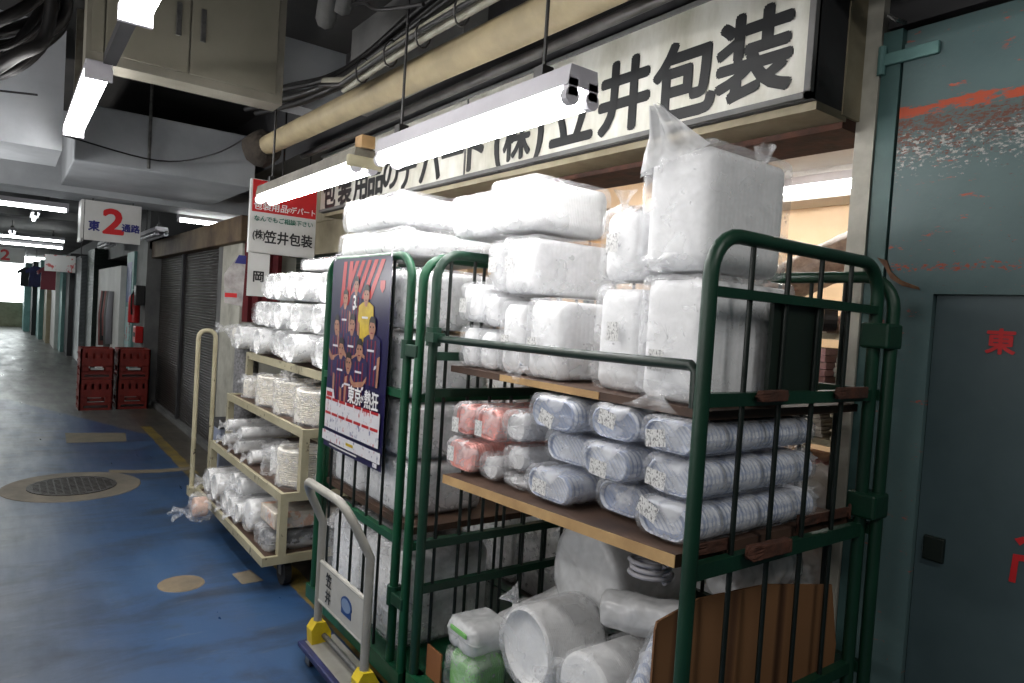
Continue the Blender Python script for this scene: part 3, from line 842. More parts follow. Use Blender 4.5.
pp = thing('insulated_pipe', 'thick beige wrapped pipe running under the ceiling along the shop front', 'pipe', (-3, 1.4, 2.53))
mb = MB(); mb.tube([(-4.85, 1.4, 2.555), (-3.5, 1.4, 2.53), (-2, 1.4, 2.49), (0, 1.4, 2.46), (3.3, 1.4, 2.44)], 0.064, 24); mb.build('pipe_wrap', PIPEB, pp, True, 60)
mb = MB()
vs, fs = [], []
for i, (xx, r) in enumerate([(-5.08, 0.07), (-5.06, 0.11), (-5.0, 0.125), (-4.9, 0.115), (-4.83, 0.09), (-4.81, 0.066)]):
    for k in range(24):
        a = 2 * PI * k / 24; q = r * (1 + 0.12 * nz((xx, math.cos(a), math.sin(a)), 5, 2))
        vs.append((xx, 1.4 + q * math.cos(a), 2.555 + q * math.sin(a)))
for i in range(5):
    for k in range(24): fs.append((i * 24 + k, i * 24 + (k + 1) % 24, (i + 1) * 24 + (k + 1) % 24, (i + 1) * 24 + k))
fs.append(tuple(range(24)))
mb.add(vs, fs); mb.build('pipe_end', PIPECAP, pp, True)

c1 = thing('white_conduit', 'white taped conduit with tied cables lying along the thick beige pipe', 'conduit', (-2.5, 1.25, 2.66))
pts = [(-3.45, 1.27, 2.62), (-3.17, 1.268, 2.555), (-2.7, 1.268, 2.57), (-2.36, 1.268, 2.575), (-1.98, 1.268, 2.57), (-1.5, 1.268, 2.56), (0.5, 1.268, 2.55)]
mb = MB(); mb.tube(pts, 0.024, 12); mb.build('conduit_tube', CABLEW, c1, True, 60)
mb = MB(); mb.tube([(p[0], p[1] - 0.03, p[2] - 0.022) for p in pts], 0.011, 8); mb.build('tied_cable', CABLE, c1, True, 60)
mb = MB(); mb.tube([(p[0], p[1] - 0.012, p[2] - 0.046) for p in pts[1:]], 0.011, 8); mb.build('tied_cable', CABLEW, c1, True, 60)
for i in range(9):
    x = -2.95 + i * 0.28
    mb = MB(); mb.tube([(x + 0.01 * math.sin(a), 1.255 + 0.033 * math.cos(a), 2.55 + 0.052 * math.sin(a)) for a in [2 * PI * j / 12 for j in range(13)]], 0.004, 6); mb.build('cable_tie', CABLE, c1)
def cable(label, pts, r=0.008, m=CABLE, name='ceiling_cable'):
    P = [Vector(p) for p in pts]
    q = []
    for i in range(len(P) - 1):
        p0 = P[max(i - 1, 0)]; p1 = P[i]; p2 = P[i + 1]; p3 = P[min(i + 2, len(P) - 1)]
        for j in range(6):
            t = j / 6
            q.append(0.5 * ((2 * p1) + (p2 - p0) * t + (2 * p0 - 5 * p1 + 4 * p2 - p3) * t * t + (3 * p1 - p0 - 3 * p2 + p3) * t * t * t))
    q.append(P[-1])
    mb = MB(); mb.tube(q, r, 8)
    o = mb.build(name, m, None, True, 60)
    return tag(o, label, 'cable' if 'cable' in name else 'pipe')
def smooth_path(pts, n=6):
    P = [Vector(p) for p in pts]; q = []
    for i in range(len(P) - 1):
        p0 = P[max(i - 1, 0)]; p1 = P[i]; p2 = P[i + 1]; p3 = P[min(i + 2, len(P) - 1)]
        for j in range(n):
            t = j / n
            q.append(0.5 * ((2 * p1) + (p2 - p0) * t + (2 * p0 - 5 * p1 + 4 * p2 - p3) * t * t + (3 * p1 - p0 - 3 * p2 + p3) * t * t * t))
    return q + [P[-1]]
mb = MB()
for k, (dy, dz, r) in enumerate([(0, 0, 0.02), (0.03, -0.03, 0.018), (-0.04, -0.02, 0.016), (0.05, 0.03, 0.014), (-0.02, 0.05, 0.015), (0.09, -0.01, 0.012), (0.02, 0.08, 0.02)]):
    mb.tube(smooth_path([(-4.9, 1.3 + dy, 2.80 + dz), (-4.3, 1.34 + dy, 2.74 + dz), (-3.7, 1.36 + dy * 0.6, 2.68 + dz * 0.6), (-3.3, 1.4 + dy * 0.6, 2.70 + dz * 0.6), (-2.6, 1.42 + dy * 0.6, 2.76 + dz), (-1.2, 1.44 + dy * 0.6, 2.85 + dz)]), r, 8)
tag(mb.build('ceiling_cable_bundle', CABLE, None, True, 60), 'bundle of black cables between the hanging cabinet and the beige pipe', 'cables', None, 'stuff')
# conduit pipes running across the ceiling to the right of the cabinet
for k, (x, lab) in enumerate([(-3.50, 'leftmost of the grey pipes crossing the ceiling right of the cabinet'), (-3.28, 'middle grey pipe crossing the ceiling right of the cabinet'), (-3.06, 'rightmost grey pipe with an open dark end right of the cabinet')]):
    cable(lab, [(x + 1.1, 0.95, 2.99), (x + 0.5, 1.12, 2.97), (x, 1.27, 2.95)], 0.05, GREYP, 'ceiling_pipe')
cable('thin black cable drooping from the ceiling pipes to the conduit', [(-3.1, 1.25, 2.89), (-2.85, 1.2, 2.80), (-2.6, 1.16, 2.68), (-2.3, 1.2, 2.615)], 0.008)
cable('thick black cable drooping from the ceiling pipes to the conduit', [(-3.0, 1.27, 2.89), (-2.75, 1.2, 2.80), (-2.5, 1.14, 2.72), (-2.2, 1.19, 2.63)], 0.014)
cable('dark steel conduit running along the top edge of the signboard', [(-5.0, 1.70, 2.56), (-3, 1.70, 2.56), (-1.0, 1.70, 2.565), (3.3, 1.70, 2.57)], 0.022, pm('dull_conduit', rgb(84, 82, 80), rgb(56, 54, 52), 7, 0.45), 'ceiling_conduit')
# dark fuse box with coils of wire by the conduit
jb = thing('ceiling_junction_box', 'dark red junction box above the conduit beside looped wires', 'junction box', (-2.3, 1.45, 2.85))
mb = MB(); mb.box((-2.42, 1.6, 2.84), (-2.22, 1.70, 3.1), None, 0.008); mb.build('box_body', pm('dark_red_box', rgb(80, 30, 26), rgb(50, 22, 20), 9, 0.5), jb)
mb = MB(); mb.tube([(-2.1 + 0.12 * math.cos(a), 1.5, 2.95 + 0.14 * math.sin(a)) for a in [j * 0.45 for j in range(26)]], 0.008, 6); mb.build('wire_loop', CABLE, jb)
# tangle at the upper left
mb = MB()
for k in range(18):
    rnd = random.Random(k)
    x0 = -4.68 + rnd.uniform(-0.12, 0.6); z0 = 2.62 + rnd.uniform(0, 0.25)
    ya, yb = -0.35 + rnd.uniform(-0.25, 0.1), 0.2 + rnd.uniform(-0.1, 0.0)
    mb.tube(smooth_path([(x0, ya - 0.3, 3.05), (x0 + 0.05, ya, z0 + 0.2), (x0, (ya + yb) / 2 - 0.08, z0 - 0.06 - rnd.uniform(0, 0.12)), (x0 - 0.05, (ya + yb) / 2 + 0.12, z0 - 0.02), (x0 - 0.1, yb, z0 + 0.12 + rnd.uniform(0, 0.2)), (x0 - 0.05, yb + 0.02, 3.1)]), rnd.uniform(0.010, 0.034), 8)
tag(mb.build('ceiling_cable_tangle', CABLE, None, True, 60), 'tangle of dark cables looping from the ceiling at the upper left', 'cables', None, 'stuff')
cable('thin sagging wire strung across the white duct face', [(-5.2, -0.9, 2.6), (-5.7, 0.2, 2.55), (-5.95, 0.9, 2.52), (-5.7, 1.25, 2.6), (-5.0, 1.35, 2.66)], 0.006)
cable('second thin wire strung across the grey beam at the upper left', [(-4.7, -1.0, 2.55), (-4.7, -0.3, 2.52), (-4.7, 0.1, 2.55)], 0.006)
cable('vertical steel conduit on the white duct face left of the aisle sign', [(-6.03, 0.85, 3.14), (-6.03, 0.85, 2.8), (-6.03, 0.85, 2.46)], 0.012, STEEL, 'ceiling_conduit')

# ------------------------------------------------------------------ roll cages
def bend_U(a0, a1, z0, z1, r=0.09, n=6):
    """(a, z) path up, over and down with rounded top corners"""
    pts = [(a0, z0), (a0, z1 - r)]
    for i in range(1, n + 1):
        t = PI / 2 * i / n
        pts.append((a0 + r - r * math.cos(t), z1 - r + r * math.sin(t)))
    for i in range(0, n + 1):
        t = PI / 2 * i / n
        pts.append((a1 - r + r * math.sin(t), z1 - r + r * math.cos(t)))
    pts.append((a1, z0))
    return pts

def cage_panel(root, axis, fixed, a0, a1, z0, z1, bars, rails, m, mb_bar, r=0.017, bar_gap=None):
    def P(a, z): return (fixed, a, z) if axis == 'y' else (a, fixed, z)
    mb = MB(); mb.tube([P(a, z) for a, z in bend_U(a0, a1, z0, z1)], r, 14); mb.build('tube_frame', m, root, True, 60)
    for z, h in rails:
        mb = MB()
        if axis == 'y': mb.box((fixed - 0.012, a0 + 0.012, z - h / 2), (fixed + 0.012, a1 - 0.012, z + h / 2))
        else: mb.box((a0 + 0.012, fixed - 0.012, z - h / 2), (a1 - 0.012, fixed + 0.012, z + h / 2))
        mb.build('rail', m, root)
    for b in bars:
        if isinstance(b, tuple): a, q0, q1 = b
        else: a, q0, q1 = b, z0 + 0.02, z1 - 0.005
        mb = MB(); mb.tube([P(a, q0), P(a, q1)], 0.0065, 8); mb.build('bar', mb_bar, root, True, 60)

def caster(root, x, y, r=0.055, ztop=0.13):
    mb = MB(); mb.box((x - 0.03, y - 0.03, ztop - 0.012), (x + 0.03, y + 0.03, ztop)); mb.box((x - 0.022, y - 0.024, r - 0.015), (x + 0.022, y - 0.02, ztop - 0.01)); mb.box((x - 0.022, y + 0.02, r - 0.015), (x + 0.022, y + 0.024, ztop - 0.01))
    c = mb.build('caster', STEEL, root)
    mb = MB(); mb.tube([(x, y - 0.018, r), (x, y + 0.018, r)], r, 18); mb.build('wheel', RUBBER, c)

# right hand cage
RC = thing('roll_cage', 'dark green roll cage holding pink and blue checked trays, right of the poster cage', 'roll cage', (-1.5, 1.58, 0))
xs0, xs1, ya, yb = -2.08, -0.925, 1.2, 1.93
bars = [ya + 0.145 * k for k in range(1, 5)]
cage_panel(RC, 'y', xs1, ya, yb, 0.2, 1.69, bars, [(1.565, 0.022), (1.33, 0.03), (0.955, 0.035), (0.565, 0.03)], GREEN_DK, BLACKBAR)
cage_panel(RC, 'y', xs0, ya, yb, 0.2, 1.69, [ya + 0.055 + 0.1 * k for k in range(7)], [(1.33, 0.03), (1.2, 0.03), (0.66, 0.03), (0.5, 0.028)], GREEN_DK, BLACKBAR)
cage_panel(RC, 'x', yb + 0.035, xs0 + 0.02, xs1 + 0.03, 0.2, 1.66, [xs0 + 0.1 + 0.105 * k for k in range(11)], [(1.33, 0.03), (0.955, 0.03), (0.56, 0.03)], GREEN_DK, BLACKBAR)
mb = MB(); mb.box((xs1 - 0.02, 1.455, 1.34), (xs1 - 0.008, 1.675, 1.556)); mb.build('name_plate', pm('dark_plate', rgb(20, 32, 26), rgb(28, 40, 32), 4, 0.5), RC)
# front gate bar
mb = MB(); mb.tube([(xs0 + 0.03, ya, 1.392), (-1.3, ya, 1.397), (xs1 - 0.035, ya, 1.402), (xs1 - 0.02, ya, 1.39), (xs1 - 0.018, ya, 1.31)], 0.0125, 12); mb.build('gate_bar', GREEN_RAIL, RC, True, 60)
for (x, z) in ((xs0, 1.40),):
    mb = MB(); mb.tube([(x, ya, z - 0.035), (x, ya, z + 0.03)], 0.027, 14); mb.box((x - 0.006, ya - 0.03, z - 0.02), (x + 0.05, ya + 0.016, z + 0.012)); mb.build('clamp', GREEN_DK, RC)
for z in (1.50, 1.03):
    mb = MB(); mb.box((xs1 - 0.03, yb - 0.025, z - 0.04), (xs1 + 0.05, yb + 0.06, z + 0.03), None, 0.008); mb.build('clamp', GREEN_DK, RC)
mb = MB(); mb.box((xs0 - 0.02, ya - 0.02, 0.13), (xs1 + 0.02, ya + 0.03, 0.2)); mb.box((xs0 - 0.02, yb, 0.13), (xs1 + 0.02, yb + 0.05, 0.2)); mb.box((xs0 - 0.02, ya, 0.13), (xs0 + 0.03, yb + 0.03, 0.2)); mb.box((xs1 - 0.03, ya, 0.13), (xs1 + 0.02, yb + 0.03, 0.2)); mb.box((xs0, ya, 0.185), (xs1, yb + 0.03, 0.198))
mb.build('base', GREEN, RC)
for x in (xs0 + 0.08, xs1 - 0.08):
    for y in (ya + 0.08, yb - 0.05): caster(RC, x, y)
TILT = Matrix(((1, 0, 0, 0), (0, 1, 0, 0), (0.042, 0, 1, 0.042 * 0.95 + 0.012), (0, 0, 0, 1)))   # the board sags to the left
mb = MB(); mb.box((xs0 + 0.14, ya - 0.012, 0.945), (xs1 - 0.03, yb, 0.975), TILT); sb = mb.build('shelf_board', PLYDARK, RC)
mb = MB(); mb.box((xs0 + 0.14, ya - 0.0145, 0.946), (xs1 - 0.03, ya - 0.0115, 0.974), TILT); mb.build('raw_edge', PLY, sb)
mb = MB(); mb.box((xs0 + 0.03, ya + 0.06, 1.279), (xs1 - 0.03, yb, 1.300)); sb = mb.build('shelf_board', PLYDARK, RC)
mb = MB(); mb.box((-1.75, ya + 0.0575, 1.280), (-1.3, ya + 0.0605, 1.2995)); mb.build('raw_edge', PLY, sb)
for x0, x1, y0, y1, z0, z1 in [(xs1 + 0.013, xs1 + 0.03, 1.36, 1.50, 1.325, 1.352), (xs1 + 0.013, xs1 + 0.03, 1.70, 1.88, 1.325, 1.356)]:
    mb = MB(); loaf(mb, (x0, y0, z0), (x1, y1, z1), 0.003, 0.004, 30, 3, 8); mb.build('wood_end', OLDWOOD, RC)
for k, (y0, y1, z0, z1) in enumerate([(1.215, 1.37, 0.960, 0.990), (1.36, 1.55, 0.940, 0.975), (1.63, 1.9, 0.97, 1.0)]):
    mb = MB(); loaf(mb, (xs1 - 0.014 if k != 1 else xs1 + 0.014, y0, z0 + 0.02), (xs1 - 0.008 if k != 1 else xs1 + 0.04, y1, z1 + 0.02), 0.004, 0.012, 26, 7 + k, 12); mb.build('wood_end', OLDWOOD, RC)

# poster cage on the left
LC = thing('roll_cage', 'bright green roll cage with a sports poster on its barred front', 'roll cage', (-2.65, 1.6, 0))
lx0, lx1, ly0, ly1 = -3.06, -2.265, 1.2, 2.0
cage_panel(LC, 'x', ly0, lx0, lx1, 0.10, 1.69, [lx0 + 0.13 * k for k in range(1, 6)], [(1.17, 0.03), (0.625, 0.028)], GREEN, BLACKBAR)
cage_panel(LC, 'y', lx1 + 0.09, ly0, ly1, 0.10, 1.68, [ly0 + 0.13 * k for k in range(2, 6)], [(1.17, 0.03), (0.625, 0.03)], GREEN, BLACKBAR)
cage_panel(LC, 'y', lx0 - 0.035, ly0 + 0.035, ly1, 0.10, 1.68, [ly0 + 0.13 * k for k in range(2, 6)], [(1.17, 0.03), (0.625, 0.03)], GREEN, BLACKBAR)
for z in (1.345, 0.42):
    mb = MB(); mb.tube([(lx1, ly0, z - 0.04), (lx1, ly0, z + 0.03)], 0.026, 14); mb.box((lx1, ly0 - 0.02, z - 0.03), (lx1 + 0.1, ly0 + 0.015, z + 0.015), None, 0.004); mb.build('clamp', GREEN_DK, LC)
mb = MB(); mb.box((lx0 - 0.05, ly0 - 0.02, 0.10), (lx1 + 0.11, ly0 + 0.02, 0.165)); mb.box((lx0 - 0.05, ly1 - 0.03, 0.10), (lx1 + 0.11, ly1 + 0.02, 0.165)); mb.box((lx0 - 0.05, ly0, 0.10), (lx0 - 0.01, ly1, 0.165)); mb.box((lx1 + 0.07, ly0, 0.10), (lx1 + 0.11, ly1, 0.165)); mb.box((lx0 - 0.03, ly0, 0.145), (lx1 + 0.1, ly1, 0.158))
mb.build('base', GREEN, LC)
for x in (lx0 + 0.06, lx1 + 0.02):
    for y in (ly0 + 0.13, ly1 - 0.08): caster(LC, x, y, 0.045, 0.10)
mb = MB(); mb.box((lx0 + 0.01, ly0 + 0.03, 0.655), (lx1 + 0.06, ly1 - 0.02, 0.68)); mb.build('shelf_board', PLYDARK, LC)

# ------------------------------------------------------------------ wrapped tray stacks
def sticker(parent, x, y, z, w=0.045, h=0.05, ang=0.0, m=LABEL):
    n = 4
    M = Matrix.Translation((x, y, z)) @ Matrix.Rotation(ang, 4, 'Y')
    mb = MB(); mb.add([(-w / 2, 0, -h / 2), (w / 2, 0, -h / 2), (w / 2, 0, h / 2), (-w / 2, 0, h / 2)], [(0, 1, 2, 3)], M)
    return mb.build('price_label', m, parent)

SEED = [0]
def stack(name, label, cat, x0, x1, y0, y1, z0, z1, group=None, content=FOAM, r=0.03, film=FILM, famp=0.006, lab=None, tail=None, ridge=0.0, nridge=0, dish=0.0, endr=0.02, part='tray_stack', labw=0.045, labh=0.05, amp=0.0, gap=0.005, fins=()):
    SEED[0] += 1
    sd = SEED[0]
    t = thing(name, label, cat, ((x0 + x1) / 2, (y0 + y1) / 2, z0), group)
    g = max(gap, famp + 0.0055)
    mb = MB(); loaf(mb, (x0 + g, y0 + g + 0.004, z0 + 0.004), (x1 - g, y1 - g, z1 - g), r, amp, 12, sd, 10, 4, 4, ridge, nridge, endr, dish)
    mb.build(part, content, t, True, 50)
    mb = MB(); loaf(mb, (x0 + 0.002, y0, z0 + 0.0012), (x1 - 0.002, y1, z1 - 0.002), r, famp, 22, sd, 26, 5, 9, 0, 0, 0.025)
    if tail:
        for (bx_, by_, bz_, dx, dy, dz, ln, r0, r1, fl_) in tail: tuft(mb, (bx_, by_, bz_), (dx, dy, dz), ln, r0, r1, sd, 26, 0.4, fl_)
    mb.build('film_wrap', film, t, True)
    if fins:
        mb = MB()
        for f_ in fins: fin(mb, f_[0], f_[1], f_[2], sd)
        mb.build('film_peak', FILM_MILKY, t, True)
    if lab:
        lx, lz = lab[:2]
        sticker(t, x0 + (x1 - x0) * lx, y0 - 0.0005, z0 + (z1 - z0) * lz, labw, labh, lab[2] if len(lab) > 2 else 0.0)
    return t

G1 = None
N = 'foam_tray_stack'; K = 'foam trays'
stack(N, 'big white foam tray block under the film peaked one at the right', K, -1.194, -0.972, 1.26, 1.63, 1.301, 1.613, lab=(0.35, 0.32), r=0.016, famp=0.010, tail=[(-1.07, 1.225, 1.345, 0.1, -0.6, -1, 0.06, 0.075, 0.06, 0.3)])
stack(N, 'big white block on the right pile, its film gathered to a peak', K, -1.214, -0.992, 1.26, 1.61, 1.616, 1.925, r=0.025, famp=0.012, fins=[((-1.212, 1.262, 1.86), (-1.0, 1.262, 1.90), (-1.15, 1.235, 2.01)), ((-1.212, 1.262, 1.85), (-1.212, 1.42, 1.91), (-1.155, 1.245, 2.0))], tail=[(-1.13, 1.262, 1.64, 0, -1, -0.3, 0.05, 0.06, 0.05, 0.4)])
stack(N, 'narrow white foam tray stack standing left of the big lower block', K, -1.40, -1.214, 1.30, 1.62, 1.301, 1.592, lab=(0.5, 0.55), r=0.02, famp=0.010, tail=[(-1.305, 1.305, 1.575, 0, -1, 0.3, 0.04, 0.06, 0.05, 0.4)])
stack(N, 'narrow white foam tray stack with a pleated film top, left of the peaked block', K, -1.395, -1.236, 1.30, 1.62, 1.597, 1.80, lab=(0.4, 0.5), r=0.02, famp=0.010, tail=[(-1.315, 1.32, 1.78, 0.1, -0.1, 1, 0.06, 0.06, 0.03, 0.5)])
stack(N, 'white foam tray stack hidden behind the big lower block at the cage back', K, -1.30, -1.14, 1.66, 1.75, 1.301, 1.60)
stack(N, 'white foam tray stack showing only a film tip behind the peaked block', K, -1.30, -1.13, 1.65, 1.75, 1.605, 1.93, tail=[(-1.165, 1.70, 1.91, 0.1, 0, 1, 0.10, 0.06, 0.03, 0.6)])
stack(N, 'wide white tray stack at the lower right of the middle pile', K, -1.682, -1.50, 1.28, 1.66, 1.301, 1.552, lab=(0.3, 0.4), r=0.02, famp=0.008, tail=[(-1.60, 1.235, 1.345, -0.3, -0.4, -0.6, 0.05, 0.05, 0.05, 0.4)])
stack(N, 'white tray stack at the bottom of the middle pile, second from its right end', K, -1.825, -1.69, 1.28, 1.66, 1.301, 1.538, lab=(0.45, 0.42), r=0.02, famp=0.008)
stack(N, 'plain sided white tray stack right under the wide ribbed top block', K, -1.832, -1.65, 1.28, 1.66, 1.556, 1.748, lab=(0.35, 0.5), r=0.02, famp=0.008)
stack(N, 'slim white tray stack in the middle layer, left of the plain sided one', K, -1.925, -1.838, 1.29, 1.66, 1.565, 1.74, lab=(0.55, 0.5), r=0.018, famp=0.007)
stack(N, 'small white tray stack at the left edge of the middle pile, second layer', K, -2.04, -1.915, 1.26, 1.6, 1.456, 1.60, lab=(0.35, 0.4), r=0.022, famp=0.007)
stack(N, 'small white tray stack in the second layer, right of the leftmost one', K, -1.915, -1.832, 1.27, 1.6, 1.446, 1.56, r=0.018, famp=0.007)
stack(N, 'small white tray stack at the bottom left corner of the middle pile', K, -2.035, -1.935, 1.265, 1.6, 1.301, 1.45, r=0.018, famp=0.007)
stack(N, 'small white tray stack at the bottom, right of the corner one', K, -1.932, -1.832, 1.27, 1.6, 1.301, 1.44, r=0.018, famp=0.007)
stack(N, 'wide white block at the top of the middle pile with a ribbed long side', K, -1.91, -1.642, 1.265, 1.61, 1.755, 1.932, lab=(0.62, 0.35), r=0.035, famp=0.008, content=FOAM_FINE)
stack(N, 'rounded white block overhanging the top left of the middle pile', K, -2.195, -1.918, 1.285, 1.60, 1.752, 1.912, lab=(0.45, 0.3), r=0.04, famp=0.008)

# blue checked trays, three columns of three
rows = [0.977, 1.077, 1.178]; hs = [0.098, 0.099, 0.099]
colx = [(-1.565, -1.345), (-1.335, -1.14), (-1.13, -0.945)]
posn = ['bottom', 'middle', 'top']; cols = ['left', 'centre', 'right']
for i in range(3):
    for j in range(3):
        x0, x1 = colx[j]
        z0 = rows[i] + (-0.006, 0.004, 0.010)[j]; z1 = z0 + hs[i] + (0.004, -0.002, -0.008)[j] * (i > 1)
        y0 = 1.212 + (0.02 if (i + j) % 2 else 0.0) + (0.045 if (i == 0 and j == 1) or (i == 1 and j == 0) else 0)
        y1 = 1.73 + 0.02 * ((i * 2 + j) % 3)
        labp = {(0, 0): (0.45, 0.45, 0.05), (1, 1): (0.5, 0.35, 0.08), (1, 2): (0.35, 0.4, 0.1), (0, 2): (0.35, 0.7, 0.35), (2, 2): (0.4, 0.4, -0.15), (2, 1): (0.5, 0.6, 0.2), (2, 0): (0.5, 0.35, 0.3)}.get((i, j))
        stack('blue_tray_stack', 'wrapped stack of blue checked trays, %s layer, %s column of the blue pile' % (posn[i], cols[j]), 'plastic trays', x0, x1, y0, y1, z0, z1, 'blue checked tray stacks', CHECK, 0.042, FILM_CLEAR, 0.008, labp, [(x0 + 0.09, y1 - 0.01, z0 + 0.05, 0.2, 1, 0.1, 0.07, 0.045, 0.03, 0.6)], 0.035, 20, 0.02, 0.012, labw=0.06, labh=0.04)
# pink trays
for lab_, x0, x1, y0, z0, z1, lp in [('stack of pink trays in clear film, upper left of the three pink stacks', -1.985, -1.865, 1.225, 1.076, 1.192, (0.35, 0.3)), ('stack of pink trays in clear film, upper right of the three pink stacks', -1.855, -1.71, 1.225, 1.08, 1.198, (0.35, 0.35)),
                                 ('stack of pink trays in clear film, lowest of the three pink stacks', -2.005, -1.825, 1.215, 0.957, 1.07, (0.33, 0.5))]:
    stack('pink_tray_stack', lab_, 'plastic trays', x0, x1, y0, 1.62, z0, z1, 'pink tray stacks', PINK, 0.035, FILM_CLEAR, 0.007, lp, None, 0.04, 22, 0.018, 0.012, labw=0.04, labh=0.05)
for lab_, x0, x1, y0, z0, z1 in [('bag of pale see-through trays, uppermost, right of the pink stacks', -1.705, -1.575, 1.225, 1.106, 1.206), ('bag of pale see-through trays in the middle, between the pink and blue stacks', -1.70, -1.575, 1.232, 1.018, 1.10), ('crumpled bag of pale trays at the bottom, between pink and blue stacks', -1.815, -1.70, 1.225, 0.961, 1.053)]:
    stack('clear_tray_bag', lab_, 'plastic trays', x0, x1, y0, 1.6, z0, z1, 'pale see-through tray bags', PALE, 0.035, FILM_CLEAR, 0.012, None, None, 0.03, 16, 0.015, 0.012)
stack('clear_tray_bag', 'crumpled bag of pale trays on the shelf edge beside the lowest blue stack', 'plastic trays', -1.692, -1.573, 1.228, 1.6, 0.965, 1.01, 'pale see-through tray bags', PALE, 0.02, FILM_CLEAR, 0.014)

# poster cage contents
stack(N, 'large rounded white block, topmost above the poster cage', K, -3.10, -2.46, 1.235, 1.9, 1.828, 1.972, r=0.05, famp=0.010)
stack(N, 'large rounded white block, second from the top above the poster cage', K, -3.14, -2.42, 1.235, 1.9, 1.71, 1.824, r=0.05, famp=0.010)
k = 0
posl = [['first', 'left'], ['second', 'left']]
for zi, (z0, z1) in enumerate([(0.682, 0.90), (0.905, 1.13), (1.145, 1.40), (1.41, 1.655)]):
    for xi, (x0, x1) in enumerate([(-3.03, -2.69), (-2.68, -2.29)]):
        stack(N, 'white foam tray stack inside the poster cage, %s layer from its shelf, %s half' % (['lowest', 'second', 'third', 'fourth'][zi], ['left', 'right'][xi]), K, x0, x1, 1.23, 1.62, z0, z1, 'foam tray stacks inside the poster cage', r=0.03, famp=0.008, gap=0.006)
for xi, (x0, x1) in enumerate([(-3.03, -2.69), (-2.68, -2.29)]):
    stack(N, 'big white foam tray bag at the foot of the poster cage, %s half' % ['left', 'right'][xi], K, x0, x1, 1.235, 1.68, 0.16, 0.545, None, r=0.04, famp=0.012, tail=[((x0 + x1) / 2, 1.3, 0.53, 0.3, -0.1, 0.6, 0.07, 0.12, 0.08, 0.6)])

# ------------------------------------------------------------------ floor-level contents of the right cage
def blob(name, label, cat, base, M, L, R, content, film, part, seed, squash=1.0, taper=0.0, famp=0.02, n=20, seg=36, ridges=0, tail=None, dish=0.0, group=None):
    """wrapped cylinder lying along local +y from the origin; M places it"""
    t = thing(name, label, cat, M.translation.copy(), group)
    def cyl(r, y0, y1, amp, cap, nn, rd=0):
        mb = MB(); vs, fs = [], []
        prof = [(0.02, y0 + dish), (0.5 * r, y0 + dish), (0.82 * r, y0 + dish * 0.9), (0.93 * r, y0 + cap * 0.15), (r * 0.985, y0 + cap * 0.5), (r, y0 + cap)]
        for i in range(1, nn):
            s = r * (1 - taper * i / nn) * (1 - (0.025 if rd and i % 2 else 0))
            prof.append((s, y0 + cap + (y1 - y0 - 2 * cap) * i / nn))
        e = r * (1 - taper)
        prof += [(e, y1 - cap), (e * 0.95, y1 - cap * 0.4), (e * 0.8, y1), (0.02, y1)]
        for q, y in prof:
            for k in range(seg):
                a = 2 * PI * k / seg
                p = Vector((q * math.cos(a), y, q * math.sin(a) * squash))
                if amp:
                    nn_ = Vector((math.cos(a), (-0.5 if y < (y0 + y1) / 2 else 0.5) if q < r * 0.95 else 0, math.sin(a)))
                    p -= nn_ * amp * min(1.0, abs(nz(p, 9, seed)) * 0.9 + abs(nz(p, 22, seed + 4)) * 0.6)
                vs.append(p)
        for i in range(len(prof) - 1):
            for k in range(seg):
                fs.append((i * seg + k, i * seg + (k + 1) % seg, (i + 1) * seg + (k + 1) % seg, (i + 1) * seg + k))
        fs.append(tuple(range(seg))); fs.append(tuple((len(prof) - 1) * seg + k for k in range(seg)))
        mb.add(vs, fs, M); return mb
    cyl(R - famp - 0.004, 0.012 + famp * 0.5, L - 0.012 - famp * 0.5, 0.0, 0.012, ridges if ridges else n, ridges).build(part, content, t, True, 50)
    mb = cyl(R, 0, L, famp, 0.04, n)
    if tail:
        for (b, d, ln, r0, r1) in tail: tuft(mb, b, d, ln, r0, r1, seed, 26, 0.4, 0.7, M)
    mb.build('film_wrap', film, t, True)
    return t

def place(p, yaw, pitch=0.0, roll=0.0):
    return Matrix.Translation(p) @ Matrix.Rotation(yaw, 4, 'Z') @ Matrix.Rotation(pitch, 4, 'X') @ Matrix.Rotation(roll, 4, 'Y')

blob('lid_roll_bag', 'milky bag of round lids with a domed end, highest at the cage bottom', 'bag of lids', None, place((-1.61, 1.535, 0.645), -0.1, 0.02), 0.36, 0.185, FOAM, FILM_MILKY, 'lid_stack', 11, famp=0.012)
blob('bowl_roll', 'big wrapped roll of foam bowls, round end facing out of the cage bottom', 'foam bowls', None, place((-1.555, 1.255, 0.50), 0.0, 0.0), 0.265, 0.128, FOAM_FINE, FILM, 'bowl_stack', 12, famp=0.008, tail=[((-0.05, 0.03, 0.10), (-0.5, -0.3, 0.6), 0.06, 0.06, 0.04)], dish=0.02)
blob('bowl_roll', 'wrapped roll of white foam bowls right of the big round ended roll', 'foam bowls', None, place((-1.315, 1.275, 0.475), 0.0, 0.0), 0.26, 0.116, FOAM_FINE, FILM, 'bowl_stack', 22, famp=0.008)
blob('bowl_roll', 'roll of foam bowls lying lowest on the cage floor under the others', 'foam bowls', None, place((-1.42, 1.26, 0.285), 0.0, 0.0), 0.36, 0.082, FOAM_FINE, FILM, 'bowl_stack', 23, famp=0.008)
blob('bagged_roll', 'slanting milky bag between the green trays and the domed bag', 'bag of trays', None, place((-1.86, 1.425, 0.35), -0.2, 0.30), 0.36, 0.10, FOAM, FILM_MILKY, 'tray_roll', 13, famp=0.016)
blob('bagged_roll', 'white crinkled bag lying under the shelf edge, right of the domed bag', 'bag of trays', None, place((-1.37, 1.415, 0.665), -1.32, 0.14), 0.37, 0.062, FOAM, FILM_MILKY, 'tray_roll', 14, famp=0.02)
